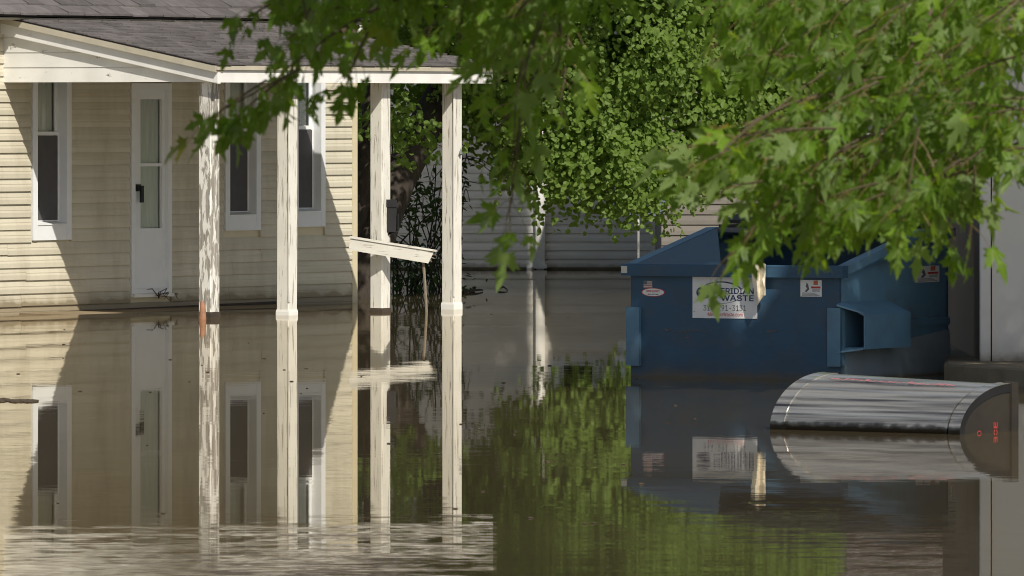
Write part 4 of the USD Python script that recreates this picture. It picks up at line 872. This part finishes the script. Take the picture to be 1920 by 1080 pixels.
hs_ = np.array([SUN[1], -SUN[0], 0]) / math.hypot(SUN[0], SUN[1]); k_ = np.abs((pos - np.array([dx, YF - .06, 0])) @ hs_) > .13; pos, nn = pos[k_], nn[k_]   # same sunward slit, cut wider, so sun reaches the downpipe
obj('upper_crown', leaf_cloud(pos, nn, .11, ROUND, rt), REDBUD, tree, kind='stuff')  # unseen high leaf masses, added to keep sun off the grey wall
blobs2 = [bl(770, 50, 88.5, .75, .6, .5), bl(860, 60, 90, .65, .6, .5), bl(900, 130, 90.5, .5, .5, .5), bl(775, 205, 86.2, .32, .25, .26), bl(720, 235, 86.2, .2, .2, .25), bl(800, 250, 86.3, .2, .2, .16), (-.9, 85.6, 4.6, 1.6, 1.5, 1.0), (-.2, 84.2, 4.9, 1.6, 1.4, 1.0), (-2.0, 87.5, 5.0, 1.6, 1.6, 1.2), (.9, 86.5, 5.2, 1.6, 1.6, 1.2), bl(770, 165, 89.5, .75, .7, .38), bl(860, 150, 90, .6, .6, .35), bl(705, 210, 89, .3, .4, .35)]
pos, nn = blob_sprays(blobs2, 1500, 13, rt, .30, .35)
obj('shaded_crown', leaf_cloud(pos, nn, .075, ROUND, rt), REDBUD, tree, kind='stuff')

# vine shrub against the grey wall behind the last posts
rv = np.random.default_rng(33)
vs = P(790, 545, 90.5)
vine = thing('vine_shrub', 'sparse dark vine shrub with thin stems between the last two porch posts', 'shrub', (vs[0], vs[1], 0))
stm, lp, ln_ = MB(), [], []
for k in range(34):
    p0 = P(rv.uniform(700, 840), 560, 90.5 + rv.uniform(-.6, .6)); p0[2] = -.4
    p1 = P(rv.uniform(690, 880), rv.uniform(240, 480), 90.5 + rv.uniform(-.8, .8)); mid = (p0 + p1) / 2 + rv.normal(0, .15, 3)
    p2 = p1 + np.array([rv.normal(.1, .3), rv.normal(0, .2), rv.uniform(-.45, .1)])
    pts = spline([p0, mid, p1, p2], 16); stm.tube(pts, np.linspace(.012, .004, 16), 4, False)
    for q in pts[5:]:
        for _ in range(rv.integers(0, 3)): lp.append(q + rv.normal(0, .04, 3)); ln_.append([0, -.5, .7])
for k in range(260):      # denser foot and upper clumps
    lp.append(P(rv.normal(775, 50), abs(rv.normal(0, 45)) * -1 + 545, 90 + rv.uniform(-.6, .6))); ln_.append([0, -.4, .8])
for k in range(160):
    lp.append(P(rv.normal(795, 40), rv.normal(390, 22), 90 + rv.uniform(-.5, .5))); ln_.append([0, -.4, .8])
obj('stems', stm, BARK, vine)
obj('vine_leaves', leaf_cloud(np.array(lp), np.array(ln_, float), .085, OVAL, rv), SHRUBL, vine, kind='stuff')

# trees far behind the houses
rf = np.random.default_rng(44)
for k, (x, y, h, w, lab) in enumerate(((-13, 124, 13, 4.5, 'far tree at the left end of the row behind the cream house'), (-5.5, 121, 12, 4.2, 'broad far tree rising behind the cream house roof'),
                                     (1.2, 119, 14, 4.6, 'tall far tree behind the grey house'), (8.0, 118, 13, 4.4, 'wide far tree behind the taupe house'), (15.5, 121, 14, 4.8, 'far tree at the right end of the row behind the grey building'))):
    o = thing('far_tree', lab, 'tree', (x, y, -.5), group='trees beyond the houses')
    obj('trunk', MB().tube([[x, y, -.6], [x + .1, y, h * .3], [x - .1, y, h * .7]], [.35, .28, .1], 9), BARK, o, smooth=True)
    bb = [(x + rf.normal() * w * .45, y + rf.normal() * w * .3, h * q, w * .55 * s_, w * .5 * s_, h * .17) for q, s_ in ((.16, 1), (.2, 1.1), (.3, 1.2), (.35, 1.25), (.45, 1.3), (.5, 1.2), (.6, 1.1), (.7, 1), (.82, .8), (.9, .55))]
    pos, nn = blob_sprays(bb, 800, 8, rf, .9, .4)
    obj('crown', leaf_cloud(pos, nn, .30, OVAL, rf), BGLEAF, o, kind='stuff')

# big tree to the right, outside the picture, whose crown shades the dumpster
rs = np.random.default_rng(55)
shd = thing('shade_tree', 'large tree right of the picture shading the dumpster', 'tree', (6.4, 53.5, -.5))
obj('trunk', MB().tube([[6.4, 53.5, -.7], [6.3, 53.5, 2], [6.1, 53.6, 5], [6.0, 53.7, 9]], [.42, .33, .26, .1], 12), BARK, shd, smooth=True)
for q in ([4.0, 53.5, 7.5], [8.2, 53, 8], [5, 55.5, 8.5], [6.8, 52, 9]): limb([[6.2, 53.55, 4.2], [(6.2 + q[0]) / 2, (53.5 + q[1]) / 2, 6.2], q], .15, .04, 10, shd)
bb = [(6.0, 53.6, 9.0, 2.6, 2.2, 2.0), (4.2, 53.8, 8.0, 2.0, 1.8, 1.5), (8.0, 53.2, 8.6, 2.2, 2.0, 1.6), (5.2, 55.2, 8.8, 2.0, 1.7, 1.5), (6.6, 52, 9.6, 2, 1.8, 1.5), (6.2, 53.6, 11.2, 1.9, 1.8, 1.3), (3.6, 55.5, 7.4, 1.5, 1.4, 1.1)]
pos, nn = blob_sprays(bb, 720, 10, rs, .6, .25)
for u_, z_, r_ in ((1.04, .70, .17), (1.13, .72, .22)):      # leaves removed along sun rays to light the sign and scrap
    o_ = Dm(u_, 0, z_); w_s = pos - o_; d_ = np.linalg.norm(w_s - (w_s @ SUN)[:, None] * SUN, axis=1); pos, nn = pos[d_ > r_], nn[d_ > r_]
obj('crown', leaf_cloud(pos, nn, .24, OVAL, rs), BGLEAF, shd, kind='stuff')

# ------------------------------------------------------------------ maple in the foreground
half = [(0.0, 0.0), (.10, -.02), (.34, -.12), (.25, .02), (.40, .06), (.34, .13), (.64, .40), (.46, .34), (.40, .46), (.10, .27), (.15, .50), (.30, .66), (.16, .64), (.13, .80), (0.0, 1.08)]
outl = half + [(-x, y) for x, y in half[-2:0:-1]]
from shapely.geometry import Polygon as Poly
pgn = Poly(outl)
lv = np.array(outl); mid_pts = np.array([(0, .30), (0, .55), (0, .80), (.14, .22), (-.14, .22)])
ltri = trimesh.creation.triangulate_polygon(pgn, engine='earcut')
l2v, l2f = np.array(ltri[0])[:, :2], np.array(ltri[1])
# refine once so that the blade can bend
def refine(v, f):
    m = trimesh.Trimesh(np.c_[v, np.zeros(len(v))], f, process=False)
    vv, ff = trimesh.remesh.subdivide_to_size(m.vertices, m.faces, max_edge=.42)
    m2 = trimesh.Trimesh(vv, ff); m2.merge_vertices(); return np.array(m2.vertices)[:, :2], np.array(m2.faces)
l2v, l2f = refine(l2v, l2f)
a_ = l2v[l2f]; sgn = np.cross(a_[:, 1] - a_[:, 0], a_[:, 2] - a_[:, 0]); l2f[sgn < 0] = l2f[sgn < 0][:, ::-1]
def bent(cup, droop_, twist, rng):
    x, y = l2v[:, 0], l2v[:, 1]
    z = cup * np.abs(x) ** 1.3 - droop_ * (y - .2) ** 2 * np.sign(y - .2) * .6 - droop_ * .6 * x ** 2 + twist * x * y + .03 * np.sin(x * 9 + y * 5)
    return np.stack([x, y, z], -1)
rm = np.random.default_rng(66)
VAR = [bent(rm.uniform(-.2, .6), rm.uniform(.05, .9), rm.uniform(-.6, .6), rm) * np.array([rm.uniform(.72, 1.05), rm.uniform(.85, 1.12), 1]) for _ in range(14)]

mt0 = np.array([4.3, 27.0, -.5])
maple = thing('maple_tree', 'maple tree whose leafy boughs hang into the top of the view', 'tree', mt0)
obj('trunk', MB().tube(spline([[4.3, 27, -.7], [4.25, 27, 1.2], [4.1, 27.1, 3.0], [3.7, 27.0, 5.2], [3.3, 26.8, 7.5]], 14), np.linspace(.34, .14, 14), 14), BARK, maple, smooth=True)
limb([[4.15, 27.1, 2.6], [3.2, 26.4, 3.4], [2.0, 25.8, 3.4], [.9, 25.4, 3.1], [.2, 25.2, 2.85]], .10, .018, 18, maple, BARK)
limb([[4.05, 27.1, 3.2], [2.8, 26.0, 4.2], [1.0, 25.0, 4.4], [-.6, 24.6, 3.7], [-1.0, 24.6, 3.1]], .10, .015, 18, maple, BARK)
limb([[4.2, 27.0, 2.2], [3.3, 26.0, 2.9], [2.4, 25.4, 2.95], [1.6, 25.2, 2.6]], .08, .015, 14, maple, BARK)
LEAF = []     # (matrix 3x3 rows side,tip,normal ; pos ; size)
twigs, pets = MB(), MB()
def twig(p0, dirv, length, nleaf, rng, size=.115, sag=.25, shade=0, leafy_from=.12, flip=.12):
    d = unit(np.asarray(dirv, float)); npt = 7
    tt = np.linspace(0, 1, npt)
    side0 = unit(np.cross(d, [0, 0, 1]) + 1e-6)
    pts = p0 + d * (tt[:, None] * length) + np.array([0, 0, -1]) * (sag * length * tt[:, None] ** 2) + side0 * (rng.normal(0, .06) * length * np.sin(tt * 3)[:, None])
    twigs.tube(pts, np.linspace(.0042, .0016, npt), 4, False)
    for k in range(nleaf):
        u = leafy_from + (1 - leafy_from) * (k // 2 + .5 * (k % 2) * .3) / max(1, (nleaf - 1) // 2 + .01); u = min(u, 1)
        q = np.array([np.interp(u, tt, pts[:, c]) for c in range(3)])
        sgn = 1 if k % 2 else -1
        roll = rng.uniform(-.9, .9)
        out = unit(d * rng.uniform(.2, .9) + sgn * (side0 * math.cos(roll) + np.array([0, 0, 1.0]) * math.sin(roll) * .6) + np.array([0, 0, -.25]))
        if u > .97: out = unit(d + rng.normal(0, .25, 3))
        pl_ = rng.uniform(.045, .10)
        b0 = q + out * pl_ + np.array([0, 0, -pl_ * .35])
        pets.tube([q, q + out * pl_ * .55 + np.array([0, 0, -pl_ * .08]), b0], [.0013, .0011, .001], 3, False)
        tip = unit(out * .8 + np.array([0, 0, -rng.uniform(.25, 1.1)]) + rng.normal(0, .3, 3))
        nm = np.array([.25, -.75, .75]) * 0.8 + rng.normal(0, .75, 3)
        if rng.random() < flip: nm = -nm
        nm = unit(nm - tip * (nm @ tip)); sd = np.cross(tip, nm)
        LEAF.append((np.stack([sd, tip, nm]), b0, size * rng.uniform(.5, 1.3), rng.integers(0, 14)))
def fill(poly, n, Y0, Y1, dpx, rng, nl=(8, 13), ln=(.18, .36), size=.090, sag=.3, flip=.07):
    """twigs spread over an area of the bough; areas given as seen from the road, each at its own depth"""
    pg = Poly(poly); x0, y0_, x1, y1 = pg.bounds; k = 0
    while k < n:
        px, py = rng.uniform(x0, x1), rng.uniform(y0_, y1)
        if not pg.contains(Point(px, py)): continue
        k += 1
        Y = rng.uniform(Y0, Y1); d = np.array([dpx[0], rng.normal(0, .5), -dpx[1]]) + rng.normal(0, .35, 3) * np.array([1, .6, .8])
        L_ = rng.uniform(*ln); p = P(px, py, Y)
        twig(p - unit(d) * L_ * .5, d, L_, int(rng.integers(*nl)), rng, size, sag, flip=flip)
rl = np.random.default_rng(77)
# left boughs
fill([(640, -90), (1130, -90), (1110, -10), (900, 15), (720, 5), (620, 15), (560, -20)], 30, 24.2, 26.2, (-.7, .25), rl, sag=.12, flip=.04)
fill([(590, -10), (660, -10), (620, 70), (560, 60)], 3, 24.2, 25.0, (-.5, .7), rl, ln=(.12, .22), sag=.1, flip=.04)
fill([(900, 0), (1110, -20), (1080, 90), (970, 150), (960, 90)], 7, 24.5, 26, (-.3, .8), rl, sag=.12, flip=.08)
fill([(470, -20), (580, -20), (560, 15), (490, 30)], 4, 24.5, 25.5, (-.8, .2), rl, ln=(.10, .16), nl=(4, 6), sag=.1)
# right boughs
fill([(1420, -60), (1970, -60), (1970, 260), (1880, 300), (1700, 310), (1560, 310), (1470, 250), (1420, 120)], 100, 24.0, 26.8, (-.8, .3), rl, sag=.15)
fill([(1350, 250), (1490, 230), (1600, 320), (1490, 330), (1370, 310)], 11, 23.8, 25.2, (-.9, .25), rl, sag=.12, flip=.25)
fill([(1470, 300), (1800, 290), (1850, 330), (1760, 370), (1520, 380), (1460, 350)], 28, 24.0, 26.2, (-.6, .4), rl, ln=(.15, .26), sag=.12)
fill([(1300, -80), (1420, -80), (1420, 0), (1360, 10)], 3, 24.4, 26, (-.6, .4), rl, sag=.1)
fill([(1770, 330), (1840, 330), (1840, 390), (1780, 410)], 4, 24.4, 25.4, (-.1, .9), rl, ln=(.10, .16), nl=(4, 6), sag=.1)
# hanging sprays that stand alone
def spray(pts, nl, **k):
    for (px, py, qx, qy, Y) in pts:
        a, b = P(px, py, Y), P(qx, qy, Y + .05); twig(a, b - a, np.linalg.norm(b - a), nl, rl, k.get('size', .095), 0.06, flip=k.get('flip', .08))
spray([(560, 130, 410, 200, 24.4), (540, 140, 430, 225, 24.45), (500, 150, 395, 215, 24.35), (630, 60, 530, 130, 24.6), (690, 60, 650, 150, 24.5)], 9, size=.09)
spray([(980, 110, 965, 250, 24.3), (975, 220, 955, 360, 24.3), (960, 330, 950, 400, 24.4)], 6)
spray([(1010, 130, 915, 260, 24.6)], 5)
spray([(1470, 370, 1375, 460, 24.1), (1420, 425, 1345, 495, 24.0), (1510, 370, 1440, 430, 24.2)], 5)
spray([(1350, 270, 1285, 270, 24.0), (1370, 330, 1300, 305, 24.1), (1430, 340, 1350, 350, 24.0)], 6, flip=.5)
# longer canes tie the sprays to the limbs
for a, b, r in (((630, 60, 24.6), (980, -60, 25.2), .006), ((980, 150, 24.3), (1060, -60, 25.2), .007), ((1440, 430, 24.1), (1640, 250, 25), .007), ((1340, 300, 24), (1560, 180, 25), .007), ((1560, 180, 25), (1760, -60, 25.6), .011), ((1640, 250, 25), (1800, -60, 25.6), .011), ((1700, 380, 25), (1900, 180, 25.8), .009), ((900, -20, 25.2), (640, 60, 24.8), .008)):
    pa, pb = P(*a), P(*b); twigs.tube(spline([pa, (pa + pb) / 2 + np.array([0, 0, .05]), pb], 9), np.linspace(r * .45, r, 9), 5, False)
n_view = len(LEAF)
# canopy above the picture (shades the left boughs) and round the trunk
for k in range(250):
    twig(np.array([rl.uniform(-1.6, .9), rl.uniform(22.6, 25.2), rl.uniform(2.95, 3.9)]), [-.7, rl.normal(0, .5), .1], .4, 9, rl, .125)
for k in range(120):
    twig(np.array([rl.uniform(.8, 5.5), rl.uniform(25.5, 28.5), rl.uniform(3.4, 6.5)]), [-.7, rl.normal(0, .5), .1], .45, 9, rl, .13)
obj('twigs', twigs, TWIG, maple, kind='stuff')
obj('petioles', pets, PETIOLE, maple, kind='stuff')
# the leaves nearest and largest in view as parts, the rest as one
def screen(p): return 960 + FPX * p[0] / p[1], HOR - FPX * (p[2] - EYE) / p[1]
inview = []
for i in range(n_view):
    x, y = screen(LEAF[i][1])
    if -30 < x < 1950 and -20 < y < 560: inview.append((LEAF[i][2] / LEAF[i][1][1], i))
inview.sort(reverse=True); single = {i for _, i in inview[:300]}
for i in sorted(single):
    M, p, sz, va = LEAF[i]
    obj('leaf', (p + sz * VAR[va] @ M, l2f), MAPLE, maple, smooth=True, uv=l2v)
vv, ff, nn_ = [], [], 0
for i in range(len(LEAF)):
    if i in single: continue
    M, p, sz, va = LEAF[i]; vv.append(p + sz * VAR[va] @ M); ff.append(l2f + nn_); nn_ += len(l2v)
obj('foliage', (np.vstack(vv), np.vstack(ff)), MAPLE_I, maple, smooth=True, kind='stuff', uv=np.tile(l2v, (len(vv), 1)))

# ------------------------------------------------------------------ floating bits
rd = np.random.default_rng(88)
def wp_(px, py):
    Y = EYE * FPX / (py - HOR); return np.array([(px - 960) / FPX * Y, Y, 0.0])
def ftwig(name, pts, r, label, cat='twig'):
    q = [wp_(*a) + np.array([0, 0, b]) for a, b in pts]
    obj(name, MB().tube(spline(q, 9), np.linspace(r, r * .5, 9), 5), DEBRIS, label=label, cat=cat)
ftwig('floating_twig', [((934, 546), .01), ((943, 543), .03), ((951, 546), .008)], .014, 'small bent twig floating left of the downpipe reflection')
ftwig('floating_branch', [((868, 549), .012), ((885, 548), .02), ((905, 546), .012)], .018, 'thin branch lying on the water right of the last porch post', 'branch')
dl = MB()
for k in range(46):
    q = wp_(rd.uniform(-20, 61), 752 + rd.normal(0, 1.3)); r_ = rd.uniform(.012, .035)
    s = trimesh.creation.icosphere(0, 1.0); s.apply_scale([r_ * 1.6, r_ * 2.5, r_ * .4]); s.apply_translation(q + np.array([0, 0, .002])); dl.mesh(s)
obj('debris_raft', dl, DEBRIS, label='dark raft of floating debris at the left edge under the first window', cat='debris')
fk = MB()
for k in range(55):
    px, py = rd.uniform(0, 1430), 590 + 400 * rd.random() ** 1.6
    q = wp_(px, py); r_ = rd.uniform(.004, .012)
    s = trimesh.creation.icosphere(0, 1.0); s.apply_scale([r_ * 1.6, r_ * 2.5, r_ * .5]); s.apply_translation(q + np.array([0, 0, .002])); fk.mesh(s)
obj('floating_flecks', fk, DEBRIS, label='small dark flecks floating across the flood water', cat='debris', kind='stuff')
tm_ = MB()
for k in range(8):
    s_ = rd.uniform(door['s0'] + .28, door['s1'] + .03)
    tm_.tube([H(s_, .07 + rd.uniform(0, .05), door['z0'] - .03 + rd.uniform(0, .05)), H(s_ + rd.normal(0, .08), .09, door['z0'] + rd.uniform(-.06, .07)), H(s_ + rd.normal(.05, .1), .11, door['z0'] + rd.uniform(-.07, .05))], [.006, .006, .003], 4)
obj('debris_tangle', tm_, DEBRIS, label='tangle of dead stems caught on the door sill', cat='debris', kind='stuff')
